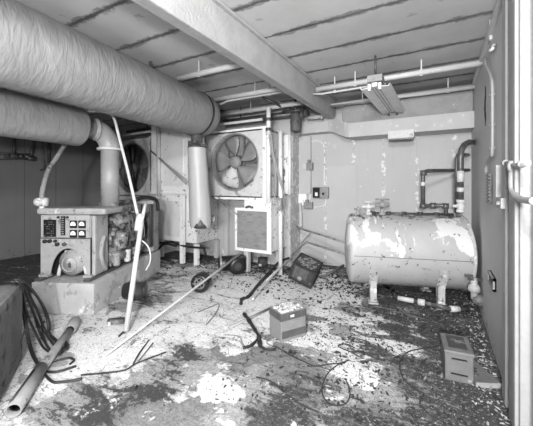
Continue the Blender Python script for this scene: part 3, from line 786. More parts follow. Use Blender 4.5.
cpipe('long white ceiling pipe just above the pale fan, ending near the dark motor', [(-3.75, 4.76, ZP - .02), (-1.98, 4.70, ZP - .02)], .035, [(-3.0, 4.74, ZP - .02)])
cpipe('low white pipe along the top of the pale fan panel', [(-4.05, 4.47, 2.62), (-2.6, 4.47, 2.62)], .024)
cpipe('low white pipe above the dark fan, left of the white cabinet', [(-6.5, 4.47, 2.64), (-5.3, 4.47, 2.66)], .026)
cpipe('dark iron ceiling pipe at the dark motor', [(-3.8, 5.0, 2.78), (-2.0, 5.0, 2.78)], .06, [(-3.4, 5.0, 2.78)], 'darkpipe')
cpipe('dark iron pipe over the dark fan, behind the upper duct', [(-6.6, 4.85, 2.80), (-4.0, 4.85, 2.80)], .05, [(-5.9, 4.85, 2.80)], 'darkpipe')
ln = MB().tube([yp(262, 97, 4.4), yp(284, 108, 4.75)], .02, 8).tube([yp(275, 100, 4.6), yp(307, 117, 5.3)], .022, 8)
tag(build('strap_iron', ln, 'darkpipe'), 'dark strap irons crossing the ceiling left of the beam end', 'strap')
tag(build('ceiling_pipe', MB().tube([yp(307, 118, 5.2), yp(321, 116.5, 5.2)], .035, 12).tube([yp(321, 116.5, 5.2), yp(323, 117, 5.2)], .045, 12, True), 'pipewhite'), 'short white pipe stub under the far end of the beam', 'pipe')
tag(build('lamp_socket', MB().tube([(-.95, 4.75, ZC), (-.95, 4.75, 2.93)], .012, 8).lathe([(0, -.03), (.03, -.03), (.04, 0), (.02, .03), (0, .03)], (-.95, 4.75, 2.91), (0, 0, 1), 16).tube([(-1.2, 4.6, ZC - .01), (-.95, 4.75, 2.95), (-.7, 4.75, ZC - .01)], .008, 6, smooth=5), 'pipegrey'), 'bare lamp socket on the ceiling left of the fluorescent fixture', 'socket')

# ================================================================== FLUORESCENT FIXTURE
n0 = at(377, 80, 3.78); n1 = at(392, 110, 5.05)
zf = 2.66
N0 = C((374.5 - U0) / F * 3.62, 3.62, zf); N1 = C((393 - U0) / F * 4.92, 4.92, zf)
ax = (N1 - N0); Lf = ax.length; ang = math.degrees(math.atan2(-ax.x, ax.y))
t = thing('fluorescent_fixture', 'empty twin-channel fluorescent fixture hanging tilted under the ceiling pipes', 'light fixture', (N0.x, N0.y, zf), ang)
build('housing', MB().b(-.07, .07, -.02, Lf, .06, .11, .004), 'lampgrey', t, False)
for s_ in (-1, 1):
    rf = MB()
    prof = [(.035 * s_, .03), (.05 * s_, .01), (.15 * s_, .0), (.17 * s_, .03), (.175 * s_, .03), (.155 * s_, -.008), (.045 * s_, .002), (.03 * s_, .07), (.035 * s_, .07)]
    rf.prism(prof, -Lf, 0, Matrix(((1, 0, 0, 0), (0, 0, -1, 0), (0, 1, 0, 0), (0, 0, 0, 1))))
    build('reflector', rf, 'lampgrey', t, False)
build('centre_channel', MB().b(-.03, .03, 0, Lf, .01, .06, .006), 'lampgrey', t, False)
build('wire_channel', MB().b(-.004, .004, .02, Lf - .02, .004, .012), 'fangrey', t, False)
for x in (-.06, .06):
    build('lamp_holder', MB().b(x - .016, x + .016, -.01, .02, -.03, .05, .006), 'sock', t, False)
    build('lamp_holder', MB().b(x - .016, x + .016, Lf - .03, Lf, -.03, .05, .006), 'core', t, False)
build('junction_box', MB().b(-.08, .09, -.03, .13, .06, .14, .006), 'fangrey', t, False)
build('suspension_rod', MB().tube([(0, .05, .18), (0, .05, ZC - zf)], .012, 8).tube([(0, Lf - .1, .1), (0, Lf - .1, ZC - zf)], .012, 8), 'darkpipe', t, False)

# ================================================================== BACK WALL FITTINGS
p = yp(401, 134.5, 5.16)
t = thing('emergency_light', 'white box light mounted low on the white back beam above the tank', 'light', p + Vector((0, .05, -.07)))
build('housing', MB().box(p, (.37, .11, .125), None, .01), 'white', t); build('base_lip', MB().box(p + Vector((0, -.0, -.072)), (.35, .10, .015)), 'darkpipe', t)
def wbox(label, u0, u1, v0, v1, m, dep=.08, Y=YB):
    a, b_ = yp(u0, v0, Y - dep), yp(u1, v1, Y - dep)
    t = thing('electrical_box', label, 'electrical box', ((a.x + b_.x) / 2, Y - dep / 2, b_.z), 0, 'electrical boxes on the back wall')
    build('box_body', MB().b(a.x, b_.x, Y - dep, Y, b_.z, a.z, .006), m, t); return t, a, b_
t, a, b_ = wbox('small grey electrical box on the back wall, upper of three', 306, 312, 162.5, 170, 'fangrey', .08, 5.6)
build('cable_gland', MB().box(((a.x + b_.x) / 2, 5.6 - .09, a.z + .02), (.05, .04, .06)), 'fangrey', t); build('knockout', MB().box((a.x - .04, 5.57, (a.z + b_.z) / 2), (.07, .05, .09)), 'white', t)
t, a, b_ = wbox('double electrical box on the back wall with one black half, right of the others', 313, 328, 187, 198.5, 'boxpale', .09)
build('black_switch', MB().b(a.x - .003, a.x + .14, YB - .105, YB - .085, b_.z + .01, a.z - .01, .004), 'black', t)
build('toggle', MB().box((a.x + .075, YB - .11, (a.z + b_.z) / 2 - .03), (.05, .02, .07), None, .005), 'dial', t)
build('key_hole', MB().lathe([(.025, 0), (.025, .012), (0, .012)], (b_.x - .09, YB - .088, (a.z + b_.z) / 2 - .02), (0, -1, 0), 14), 'black', t)
t, a, b_ = wbox('small grey electrical box on the back wall, lowest of three', 303.5, 312, 202, 209, 'fangrey', .06, 5.60)
build('cable_gland', MB().box(((a.x + b_.x) / 2 - .01, 5.6 - .07, a.z + .02), (.06, .04, .05)), 'fangrey', t)
cn = MB().tube([yp(310, 170, YB - .02), yp(310.5, 186, YB - .02)], .013, 8).tube([yp(310.5, 186, YB - .02), yp(310, 202, YB - .02)], .013, 8)
cn.tube([yp(324, 187, YB - .015), yp(324.5, 150, YB - .015), yp(322, 143, YB - .015), yp(317, 141, YB - .015), yp(304, 142, YB - .015)], .010, 8, smooth=4)
cn.tube([yp(326, 199, YB - .015), yp(325, 205, YB - .015), yp(318, 207, YB - .015), yp(312, 206.5, YB - .015)], .010, 8, smooth=4)
tag(build('wall_conduit', cn, 'cabinet'), 'white painted conduit linking the electrical boxes on the back wall', 'conduit')
# painted-over hatch outline
ht = yp(327, 166, YB); hb = yp(357, 166, YB)
tag(build('wall_panel', MB().b(ht.x, hb.x, YB - .012, YB, .05, ht.z, .004), 'wpanel'), 'flush painted access panel low on the back wall left of the tank', 'panel')

# ================================================================== RIGHT WALL FITTINGS
W = XR
t = thing('wall_conduit', 'grey conduit bending down the right wall from the ceiling pipes', 'conduit', xp(492, 158, W - .03))
build('pipe_run', MB().tube([xp(485, 58, W - .03), xp(486.5, 66, W - .03), xp(491, 78, W - .03), xp(492.3, 90, W - .03), xp(492.3, 150, W - .03), xp(490.5, 156, W - .03), xp(486.8, 164, W - .03), xp(486, 173, W - .03)], .013, 12, smooth=5), 'pipegrey', t)
for v in (95, 125, 148): build('clip', MB().box(xp(492.3, v, W - .02), (.045, .04, .015)), 'pipegrey', t)
t = thing('wall_bracket', 'small bent white bracket high on the right wall near the ceiling', 'bracket', xp(492, 50, W - .02))
build('bracket_plate', MB().tube([xp(489, 51, W - .01), xp(492, 48, W - .04), xp(494, 45, W - .02)], .02, 8), 'white', t)
build('broken_strip', MB().tube([xp(491, 40, W - .01), xp(490.5, 20, W - .01)], .015, 6), 'wright', t)
t = thing('louvre_panel', 'tall dark slotted louvre on the right wall below the conduit', 'louvre', xp(489.8, 205, W - .02))
a, b_ = xp(488.3, 174, W - .01), xp(491.3, 204, W - .01)
lv = MB().b(W - .02, W, b_.y, a.y, b_.z, a.z)
build('slot_backing', lv, 'darkpipe', t)
lv = MB()
for i in range(9): lv.box((W - .024, (a.y + b_.y) / 2, b_.z + (a.z - b_.z) * (i + .5) / 9), (.014, abs(a.y - b_.y), .012))
build('slat', lv, 'fangrey', t)
t = thing('wall_switch', 'white switch box with a raceway above it on the right wall', 'switch', xp(498, 209, W - .03))
a, b_ = xp(495.5, 197, W - .06), xp(500.5, 209, W - .06)
build('box_body', MB().b(W - .06, W, b_.y, a.y, b_.z, a.z, .008), 'trim', t)
a, b_ = xp(494, 166, W - .03), xp(496, 197, W - .03)
build('raceway', MB().b(W - .03, W, b_.y, a.y, b_.z, a.z), 'pipewhite', t)
build('toggle', MB().box(xp(498, 203, W - .068), (.02, .012, .025)), 'darkpipe', t)
t = thing('wall_vent', 'small dark framed vent low on the right wall beside the tank', 'vent', xp(492, 292, W - .02))
a, b_ = xp(489.5, 270, W - .01), xp(495, 292, W - .01)
build('vent_frame', MB().b(W - .025, W, b_.y, a.y, b_.z, b_.z + .02).b(W - .025, W, b_.y, a.y, a.z - .02, a.z).b(W - .025, W, b_.y, b_.y + .02, b_.z, a.z).b(W - .025, W, a.y - .02, a.y, b_.z, a.z), 'fangrey', t)
build('vent_backing', MB().b(W - .01, W, b_.y, a.y, b_.z, a.z), 'core', t)
sl = MB()
for i in range(7): sl.box((W - .013, (a.y + b_.y) / 2, b_.z + (a.z - b_.z) * (i + .5) / 7), (.012, abs(a.y - b_.y) - .02, .008))
build('slat', sl, 'darkpipe', t)
# black scorched crack patch
ck = MB(); pts = []
for i in range(12):
    f_ = i / 11; c_ = xp(485 + .3 * math.sin(f_ * 9), 86 + 40 * f_, W - .004); wd = .05 * math.sin(math.pi * (f_ * .9 + .05)) * random.uniform(.5, 1.2)
    pts.append((c_, wd))
poly = [(W - .005, c.y - wd, c.z) for c, wd in pts] + [(W - .005, c.y + wd, c.z) for c, wd in pts[::-1]]
nn = len(poly)
ck.add(poly + [(W, y, z) for _, y, z in poly], [tuple(range(nn)), tuple(range(nn, 2 * nn))[::-1]] + [(i, (i + 1) % nn, nn + (i + 1) % nn, nn + i) for i in range(nn)])
tag(build('peeled_patch', ck, 'litter'), 'black patch of peeled paint high on the right wall beside the conduit', 'paint patch')
# clamp and hose on door frame
c0 = xp(512, 165, W - .08)
t = thing('hose_bracket', 'white pipe clamp with a grey hose on the door frame', 'hose', c0 + Vector((0, 0, -.3)))
cl = MB().tube([xp(505.5, 163, W - .045), xp(513, 165, W - .05), xp(519, 166, W - .05), xp(528, 163, W - .05)], .014, 12)
cl.lathe([(.0, -.02), (.022, -.02), (.022, .02), (0, .02)], xp(506, 163, W - .045), (0, 1, 0), 16).lathe([(0, -.03), (.022, -.03), (.026, .0), (.018, .03), (0, .03)], xp(512.5, 166, W - .05), (0, 0, 1), 16)
cl.lathe([(.0, -.02), (.02, -.02), (.02, .02), (0, .02)], xp(522, 164, W - .05), (0, 1, 0), 16)
build('clamp', cl, 'trim', t)
build('hose', MB().tube([xp(512.5, 166, W - .05), xp(511.8, 178, W - .05), xp(512.5, 190, W - .05), xp(517, 197, W - .05), xp(524, 200, W - .05), xp(534, 201, W - .05)], .017, 14, smooth=6), 'pipegrey', t)

# ================================================================== TANK
TRZ = YAW - 13.0
TC = C(2.02 - .16 * .974, 4.15 + .16 * .225, 0)
t = thing('fuel_tank', 'large horizontal cylindrical tank with peeling paint on steel legs', 'tank', TC, TRZ)
TZ, TR, TL = .64, .475, .72
prof = [(0, -TL - .06), (.2, -TL - .05), (.36, -TL - .03), (.45, -TL + .0), (.48, -TL + .03), (TR, -TL + .06), (TR, TL - .04), (TR - .005, TL - .02), (.44, TL), (.3, TL + .02), (0, TL + .03)]
tb = MB().lathe(prof, (0, 0, 0), (1, 0, 0), 72); o = build('shell', tb, 'tank', t, False); o.location = (0, 0, TZ)
sb = MB(); 
build('seam', MB().box((0, -TR + .001, TZ - .02), (2 * TL - .1, .006, .006)), 'darkpipe', t, False)
build('end_rim', MB().lathe([(TR, TL - .05), (TR + .008, TL - .045), (TR + .008, TL - .02), (TR - .005, TL - .015)], (0, 0, TZ), (1, 0, 0), 64), 'tankleg', t, False)
for (x, y) in ((-.43, -.33), (.36, -.33), (-.43, .33), (.36, .33)):
    s_ = -1 if y < 0 else 1
    zt_ = TZ - math.sqrt(TR ** 2 - y ** 2)
    lgm = MB().b(x - .04, x + .04, y + s_ * .02, y + s_ * .03, 0.02, zt_ + .05).b(x - .04, x - .03, y - s_ * .05, y + s_ * .03, 0, zt_ + .02).b(x - .06, x + .06, y - .06, y + .06, 0, .015)
    lgm.box((x, s_ * .405, .375), (.10, .015, .29), Matrix.Rotation(R(-30 * s_), 4, 'X'))
    build('leg', lgm, 'tankleg', t, False)
br = MB().tube([(-.42, -.28, .12), (-.42, .28, .12)], .02, 8).tube([(-.42, -.25, .25), (-.15, .25, .02)], .018, 8); build('leg_brace', br, 'burnt', t, False)
# fittings along the top
tf = MB().tube([(-.42, -.02, TZ + TR + .0), (.60, -.02, TZ + TR + .0)], .028, 12)
for x in (-.4, -.2, 0, .2, .4): tf.lathe([(0, -.03), (.038, -.03), (.038, .03), (0, .03)], (x, -.02, TZ + TR), (1, 0, 0), 12)
build('top_pipe', tf, 'burnt', t, False)
def valve(x, h, r, m, hw=True):
    v = MB().lathe([(0, -.03), (r, -.03), (r, .02), (r * .6, .03), (r * .6, h * .5), (r * 1.1, h * .5), (r * 1.1, h * .75), (r * .4, h * .8), (r * .4, h), (0, h)], (x, -.04, TZ + TR), (0, 0, 1), 16)
    v.tube([(x - r * 2, -.04, TZ + TR + h * .62), (x + r * 2, -.04, TZ + TR + h * .62)], r * .55, 10)
    if hw:
        v.lathe([(r * 1.9, 0), (r * 2.1, .006), (r * 1.9, .012)], (x, -.04, TZ + TR + h), (0, 0, 1), 16).tube([(x - r * 2, -.04, TZ + TR + h), (x + r * 2, -.04, TZ + TR + h)], .006, 6)
        for k in range(6):
            a = k * math.pi / 3; v.tube([(x + r * 1.6 * math.cos(a), -.04 + r * 1.6 * math.sin(a), TZ + TR + h * .5), (x + r * 1.6 * math.cos(a), -.04 + r * 1.6 * math.sin(a), TZ + TR + h * .8)], .008, 6)
    build('valve', v, m, t, False)
valve(-.60, .10, .024, 'fangrey', False); valve(-.46, .16, .042, 'white', True); valve(-.28, .20, .045, 'fangrey', True)
# drain valve at the right end
# risers
zc_ = 4.12
t = thing('riser_pipe', 'dark pipe looping up from the tank top and across into the right wall', 'pipe', at(446, 213, 3.95))
a1 = at(446, 214, 3.97)
build('pipe_run', MB().tube([a1, at(446, 208, 3.97), at(445, 205.5, 3.97), at(440, 205.5, 4.0), at(424, 206, 4.1)], .026, 14), 'darkpipe', t)
build('pipe_run', MB().tube([at(423, 207, 4.1), at(423, 175, 4.1), at(424, 172, 4.1), at(428, 170.8, 4.1), xp(471, 170, W)], .026, 14), 'darkpipe', t)
for u, v, zc2, axx in ((423, 206, 4.1, (0, 0, 1)), (433, 205.7, 4.05, (1, 0.2, 0)), (423.5, 173, 4.1, (0, 0, 1)), (445.5, 206, 3.97, (0, 0, 1))):
    build('pipe_fitting', MB().lathe([(0, -.035), (.04, -.035), (.04, .035), (0, .035)], at(u, v, zc2), axx, 14), 'darkpipe', t)
build('pale_band', MB().tube([at(423, 186, 4.1), at(423, 182, 4.1)], .028, 14), 'white', t)
t = thing('vent_riser', 'thick dark pipe rising from the right end of the tank and elbowing into the wall', 'pipe', at(460.5, 213, 3.85))
q0 = at(460.5, 213, 3.9)
build('pipe_run', MB().tube([q0, at(460.5, 158, 3.9), at(461.5, 150, 3.9), at(464, 145, 3.92), at(469, 142, 4.0), xp(474, 142.5, W)], .036, 16), 'darkpipe', t)
for v0, v1 in ((192, 187.5), (182, 171)): build('pale_sleeve', MB().tube([at(460.5, v0, 3.9), at(460.5, v1, 3.9)], .041, 16), 'white', t)
vb = MB().lathe([(0, -.08), (.05, -.08), (.05, -.05), (.035, -.04), (.06, 0), (.035, .04), (.05, .05), (.05, .08), (0, .08)], at(460.5, 206, 3.9), (0, 0, 1), 16)
vb.tube([at(454, 206, 3.85), at(462, 206, 3.9)], .018)
build('gate_valve', vb, 'white', t)
bk = at(456.5, 213, 4.05)
tag(build('vent_riser', MB().tube([bk, at(456.5, 158, 4.05), at(458, 155, 4.05), at(463, 154.5, 4.1), xp(470, 155, W)], .022, 12), 'darkpipe'), 'thinner dark pipe tight behind the thick riser at the right end of the tank', 'pipe')
t = thing('drain_valve', 'corroded drain valve low on the right end of the tank', 'valve', at(475, 303, 3.52))
dv = MB().tube([at(474, 278, 3.52), at(474, 299, 3.52)], .035, 14).lathe([(0, -.04), (.06, -.04), (.06, .0), (.05, .04), (0, .04)], at(474, 288, 3.52), (0, 0, 1), 18).tube([at(474, 297, 3.52), at(485, 302, 3.45)], .035, 12)
build('valve_body', dv, 'tankleg', t); build('handle', MB().box(at(476, 279.5, 3.5), (.15, .03, .02), 20).box(at(469, 276, 3.48), (.08, .03, .03), 10), 'darkpipe', t)
build('elbow', MB().lathe([(.02, -.05), (.06, -.05), (.065, 0), (.06, .05), (.02, .05)], at(479, 300, 3.5), (1, -.3, -.2), 16), 'ammo', t)
g0 = [fl(393, 292, .05), fl(398, 298, .05), fl(425, 303, .05), fl(450, 309, .05), fl(468, 309, .05)]
t = thing('floor_pipe', 'rusty pipe with white sections lying on the floor under the tank', 'pipe', fl(425, 303))
build('pipe_run', MB().tube(g0, .028, 12), 'burnt', t)
build('white_section', MB().tube([g0[1], g0[1] + (g0[2] - g0[1]) * .6], .031, 12), 'white', t); build('coupling', MB().tube([g0[2] - (g0[2] - g0[1]) * .25, g0[2]], .042, 12), 'white', t)
build('coupling', MB().tube([g0[3], g0[3] + (g0[4] - g0[3]) * .5], .036, 12), 'white', t)
# fuel lines left of the tank
te = C(1.12, 4.30, 0)
t = thing('fuel_line', 'two thin grey pipes sloping from the left end of the tank to the back wall', 'pipe', yp(300, 262, 5.2))
build('upper_line', MB().tube([at(347, 243.5, 4.28), yp(325, 236, 4.95), yp(298, 228, 5.3), yp(297.5, 226.5, 5.5)], .016, 10), 'fangrey', t)
build('lower_line', MB().tube([at(347, 255, 4.28), yp(325, 248, 4.9), yp(306, 242, 5.2), yp(300, 246, 5.2), fl(284, 264)], .016, 10), 'fangrey', t)
build('stay_rod', MB().tube([yp(310, 233, 5.2), fl(286, 261)], .012, 8), 'fangrey', t)
a, b_ = fl(315, 260, .04), fl(345, 262, .04)
tag(build('floor_pipe', MB().tube([a, b_], .035, 12), 'black'), 'black pipe lying along the foot of the back wall left of the tank', 'pipe')
a, b_ = fl(350, 268, .03), fl(312, 288, .03)
tag(build('wooden_batten', MB().tube([fl(346, 264, .03), fl(323, 277, .03)], .025, 4), 'litter2'), 'dark batten on the floor between the charred box and the tank', 'batten')

# ================================================================== POLES, TUBES LEANING AND LYING
a, b_ = fl(126, 331, .03), at(141.5, 222, 3.38)
t = thing('leaning_pole', 'thick white pole leaning against the generator engine', 'pole', a)
build('pole_shaft', MB().tube([a, b_], .026, 16), 'pipewhite', t)
build('tip', MB().tube([b_, at(145.5, 204, 3.48)], .018, 12), 'pipewhite', t)
build('joint_sleeve', MB().tube([at(138, 231, 3.36), at(140.5, 214.5, 3.42)], .043, 14), 'pipewhite', t)
build('ground_wire', MB().tube([at(141, 240, 3.37), at(147, 245, 3.4), at(150, 252, 3.4), at(150, 262, 3.4), at(146, 270, 3.42)], .008, 8, smooth=6), 'pipewhite', t)
tag(build('drooping_tube', MB().tube([at(88, 111, 3.95), at(103, 111.5, 3.9), at(111, 114, 3.85), at(115, 121, 3.82), at(119, 137, 3.78), at(128, 172, 3.62), at(137.5, 214, 3.44)], .017, 12, smooth=6), 'pipewhite'), 'thin white tube arching over the duct elbow down to the leaning pole', 'tube')
a, b_ = fl(103, 357, .015), at(240, 254, 5.35)
tag(build('lying_pole', MB().tube([a, a + (b_ - a) * .62, b_], [.009, .015, .022], 12), 'pipewhite'), 'long thin pole lying across the floor, far end on a black drum', 'pole')
# big tube on the floor
a, b_, c_ = fl(13, 411, .05), fl(41, 368, .05), fl(73, 325, .05)
t = thing('floor_tube', 'fat pale tube lying on the floor beside the dark block', 'tube', (a.x, a.y, 0))
tu = MB(); axv = (b_ - a).normalized(); LL = (b_ - a).length
tu.lathe([(.036, .05), (.039, 0), (.047, 0), (.047, LL), (.034, LL)], a, axv, 32)
build('sleeve', tu, 'tubegrey', t)
build('inner_pipe', MB().tube([b_ - Vector((0, 0, .012)), c_ - Vector((0, 0, .012))], .037, 24), 'tubegrey', t)
LL2 = (c_ - b_).length
build('end_coupling', MB().lathe([(.038, 0), (.054, 0), (.054, .22), (.042, .25), (.0, .25)], c_ - axv * .12, axv, 28), 'tubegrey', t)
build('slit_seam', MB().tube([fl(11, 402, .09), fl(34, 371, .09)], .012, 8), 'burnt', t)
# dark block at left edge
t = thing('dark_block', 'weathered dark block at the left edge of the photo with cables over it', 'block', C(-2.35, 2.45, 0))
p1_, p2_ = C(-2.06, 2.70), C(-1.72, 2.02)
dirv = (p2_ - p1_).normalized(); nrm = Vector((-dirv.y, dirv.x, 0))
if nrm.dot(C(-1, 0)) < 0: nrm = -nrm
cx_ = (p1_ + p2_) / 2 + nrm * .455 + dirv * .15
rot = Matrix.Rotation(math.atan2(dirv.y, dirv.x), 4, 'Z')
bk_ = MB().box(cx_ + Vector((0, 0, .335)), ((p2_ - p1_).length + .3, .80, .67), rot, .045)
o = build('block_body', bk_, 'cratedark', t)
build('crack_strip', MB().box((p1_ + p2_) / 2 + Vector((0, 0, .30)) - nrm * .003, (.62, .008, .012), rot @ Matrix.Rotation(R(16), 4, 'Y')), 'litter', t)
# cables over block
def cable(pts, r=.012): return MB().tube(pts, r, 8, smooth=8)
cs = [
 [(8, 281, .70), (17, 282, .69), (22, 290, .6), (27, 312, .35), (36, 335, .1), (46, 350, .03), (60, 352, .02), (65, 345, .02), (58, 340, .03)],
 [(4, 282, .70), (15, 283, .69), (21, 296, .52), (25, 325, .25), (31, 352, .06), (41, 368, .02), (55, 372, .015), (76, 366, .015)],
 [(10, 280, .70), (20, 282, .68), (28, 296, .5), (38, 312, .3), (46, 332, .08), (56, 346, .02), (66, 349, .02), (66, 342, .03), (55, 343, .03)],
 [(12, 280, .70), (24, 283, .66), (34, 293, .5), (44, 308, .3), (49, 325, .1), (46, 333, .05), (41, 327, .06), (45, 322, .08)],
 [(6, 281, .70), (18, 283, .68), (24, 305, .42), (29, 338, .14), (36, 360, .03), (50, 380, .015), (62, 382, .012), (82, 379, .012)],
 [(9, 281, .70), (21, 284, .66), (31, 305, .4), (39, 330, .12), (48, 347, .03), (57, 353, .02), (62, 347, .02), (53, 338, .04)],
 [(11, 280, .70), (22, 281, .68), (31, 288, .57), (40, 300, .4), (47, 316, .2), (50, 334, .05), (58, 344, .02), (61, 350, .02)],
]
random.seed(11)
cs2 = cs + [[(u + random.uniform(-1, 2.2) * min(1, i / 2), v + random.uniform(-2, 2) * min(1, i / 2), z + (.008 if i < 2 else .006)) for i, (u, v, z) in enumerate(c)] for c in cs[:1] + cs[2:3] + cs[3:4] + cs[5:7]]
for i, c in enumerate(cs2):
    pts = [fl(u, v, z) for u, v, z in c]
    tag(build('black_cable', cable(pts, .010 if i % 3 else .0075), 'rubber'), 'black cable draped over the dark block onto the floor, one of a tangle', 'cable', 'tangled cables over the dark block')
tag(build('stray_cable', cable([fl(40, 367, .012), fl(52, 362, .012), fl(68, 358, .012), fl(74, 360, .012), fl(70, 364, .012)], .009), 'rubber'), 'short curl of black cable on the floor right of the fat pale tube', 'cable')

# sticks
def stick(label, pts, r, m='litter', name='stick'): return tag(build(name, MB().tube([fl(*p) for p in pts], r, 8, smooth=3, wob=.12), m), label, 'stick')
stick('long dark stick on the floor right of the black cables', [(81, 375, .012), (105, 373, .012), (125, 370, .015), (135, 364, .02), (150, 358, .02), (166, 352, .02)], .0065)
stick('thin forked dark stick crossing the long one', [(133, 364, .025), (140, 352, .015), (149, 340, .01)], .006)
stick('pale thin stick beside the forked dark one', [(137, 363, .01), (145, 353, .01), (153, 343, .01)], .006, 'litter2')
stick('short black stick at the foot of the leaning pole', [(119, 336, .012), (127, 329, .012)], .012)
stick('short dark stick near the bottom of the photo', [(133, 391, .01), (137, 386, .01)], .01)
t = thing('scrap_bracket', 'small dark metal scrap on the floor left of the leaning pole', 'scrap', fl(116, 321))
build('bracket_body', MB().box(fl(116, 321, .03), (.17, .07, .05), YAW + 12, .008), 'burnt', t); build('clip', MB().box(fl(110, 323, .02), (.04, .05, .04), 20), 'pipewhite', t)

# ================================================================== DRUM-LIKE SCRAP
def pulley(label, c, axis, r, L, m1, m2, lab2=None):
    t = thing('motor_drum', label, 'drum', (c.x, c.y, 0), 0, 'black drums on the floor')
    axis = Vector(axis).normalized()
    build('flange', MB().lathe([(0, -L * .5), (r * .55, -L * .5), (r * .7, -L * .45), (r * .85, -L * .2), (r, -L * .15), (r, L * .05), (r * .75, L * .08)], c, axis, 32), m1, t)
    build('drum_body', MB().lathe([(r * .78, 0), (r * .78, L * .5), (r * .84, L * .52), (r * .84, L * .6), (r * .6, L * .6), (0, L * .58)], c, axis, 32), m2, t)
    return t
c = C((133.5 - U0) / F * 4.0, 4.0, .145)
pulley('black flanged drum lying on its side behind the leaning pole', c, C(.96, .2), .135, .26, 'black', 'drumsteel')
c = C((199.5 - U0) / F * 4.32, 4.32, .135)
t = thing('fan_motor', 'round black motor end with a spoked face, touching the long lying pole', 'motor', (c.x, c.y, 0))
build('case', MB().lathe([(.08, 0), (.115, -.005), (.13, .02), (.13, .16), (.10, .2), (0, .2)], c + C(0, -.03), C(.15, 1), 36), 'black', t)
sp = MB().lathe([(0, -.01), (.03, -.01), (.035, .02), (0, .02)], c + C(0, -.03), C(.15, 1), 16).lathe([(.06, .02), (.075, .01), (.085, .02)], c + C(0, -.03), C(.15, 1), 32)
for k in range(6):
    a = k * math.pi / 3; d = C(math.cos(a), -.03 - .15 * math.cos(a)) - C(0, 0)
    sp.tube([c + C(0, -.03), c + C(.1 * math.cos(a), -.02) + Vector((0, 0, .1 * math.sin(a)))], .009, 6)
build('spoked_face', sp, 'steel', t)
c = C((238 - U0) / F * 5.2, 5.2, .14)
t = thing('black_drum', 'dark drum with a round hub under the far end of the lying pole', 'drum', (c.x, c.y, 0))
build('case', MB().lathe([(.07, 0), (.12, 0), (.15, .03), (.14, .2), (0, .2)], c, C(-.35, 1), 32).box(c + C(.0, .12) + Vector((0, 0, .03)), (.24, .16, .26), YAW + 15, .03), 'black', t)
build('hub', MB().lathe([(0, -.04), (.06, -.04), (.075, .0), (.085, .02)], c, C(-.35, 1), 24), 'burnt', t)
c = C((226.5 - U0) / F * 5.45, 5.45, .135)
t = thing('black_drum', 'black cylindrical can on its side, left of the drum with the round hub', 'drum', (c.x, c.y, 0))
build('case', MB().lathe([(0, -.14), (.115, -.14), (.13, -.13), (.13, .12), (0, .12)], c, C(1, .3), 32), 'black', t); build('rim', MB().lathe([(.13, -.13), (.136, -.12), (.136, -.10), (.13, -.09)], c, C(1, .3), 32), 'steel', t)
c = C((262 - U0) / F * 5.6, 5.6, .0); c = fl(262, 268)
t = thing('rusty_can', 'small dark can on the floor below the square grille', 'can', c)
build('can_body', MB().lathe([(0, 0), (.085, 0), (.085, .17), (.06, .17), (.06, .05), (0, .05)], c + C(0, .1), (0, .12, 1), 24), 'burnt', t)
build('label_patch', MB().box(c + Vector((-.04, .0, .05)), (.05, .02, .04), YAW), 'crust', t)

# ================================================================== CENTRE BATTERY BOX
A, B = fl(281, 343), fl(306, 335.5)
dx = (B - A); wid = dx.length; ang = math.degrees(math.atan2(dx.y, dx.x))
t = thing('battery', 'upright battery in the middle of the floor with white crusted top', 'battery', A, ang)
wd, dp, hh = wid, .22, .275
build('case', MB().b(0, wd, 0, dp, 0, hh, .008), 'box', t, False)
build('top_band', MB().b(-.003, wd + .003, -.004, dp + .003, hh - .075, hh - .005, .004), 'boxdark', t, False)
build('lower_band', MB().b(.01, wd - .01, -.004, .0, .03, .10, .002), 'boxdark', t, False)
build('rib', MB().b(wd * .5 - .004, wd * .5 + .004, -.005, 0, .10, .20).b(.012, .02, -.006, 0, .1, .2).b(wd - .02, wd - .012, -.006, 0, .1, .2), 'box', t, False)
build('maker_plate', MB().b(wd * .36, wd * .50, -.008, -.003, hh - .05, hh - .03), 'sock', t, False)
cr = MB()
for i in range(9):
    for j in range(6):
        if random.random() < .8:
            x, y = .03 + i * (wd - .06) / 8, .03 + j * (dp - .06) / 5
            s_ = random.uniform(.012, .026); cr.lathe([(s_, 0), (s_ * .8, s_ * .7), (s_ * .3, s_ * random.uniform(.8, 1.3)), (0, s_)], (x, y, hh - .004), (random.uniform(-.2, .2), random.uniform(-.2, .2), 1), 7)
build('crusted_top', cr, 'crust', t, False)
for x in (.07, wd - .08): build('terminal', MB().lathe([(.018, 0), (.016, .03), (0, .03)], (x, .1, hh), (0, 0, 1), 14), 'steel', t, False)
build('side_shadow_sheet', MB().b(wd, wd + .012, .01, dp - .01, .01, hh - .02), 'litter', t, False)  # dark sheet standing in for the battery's shadow on its right
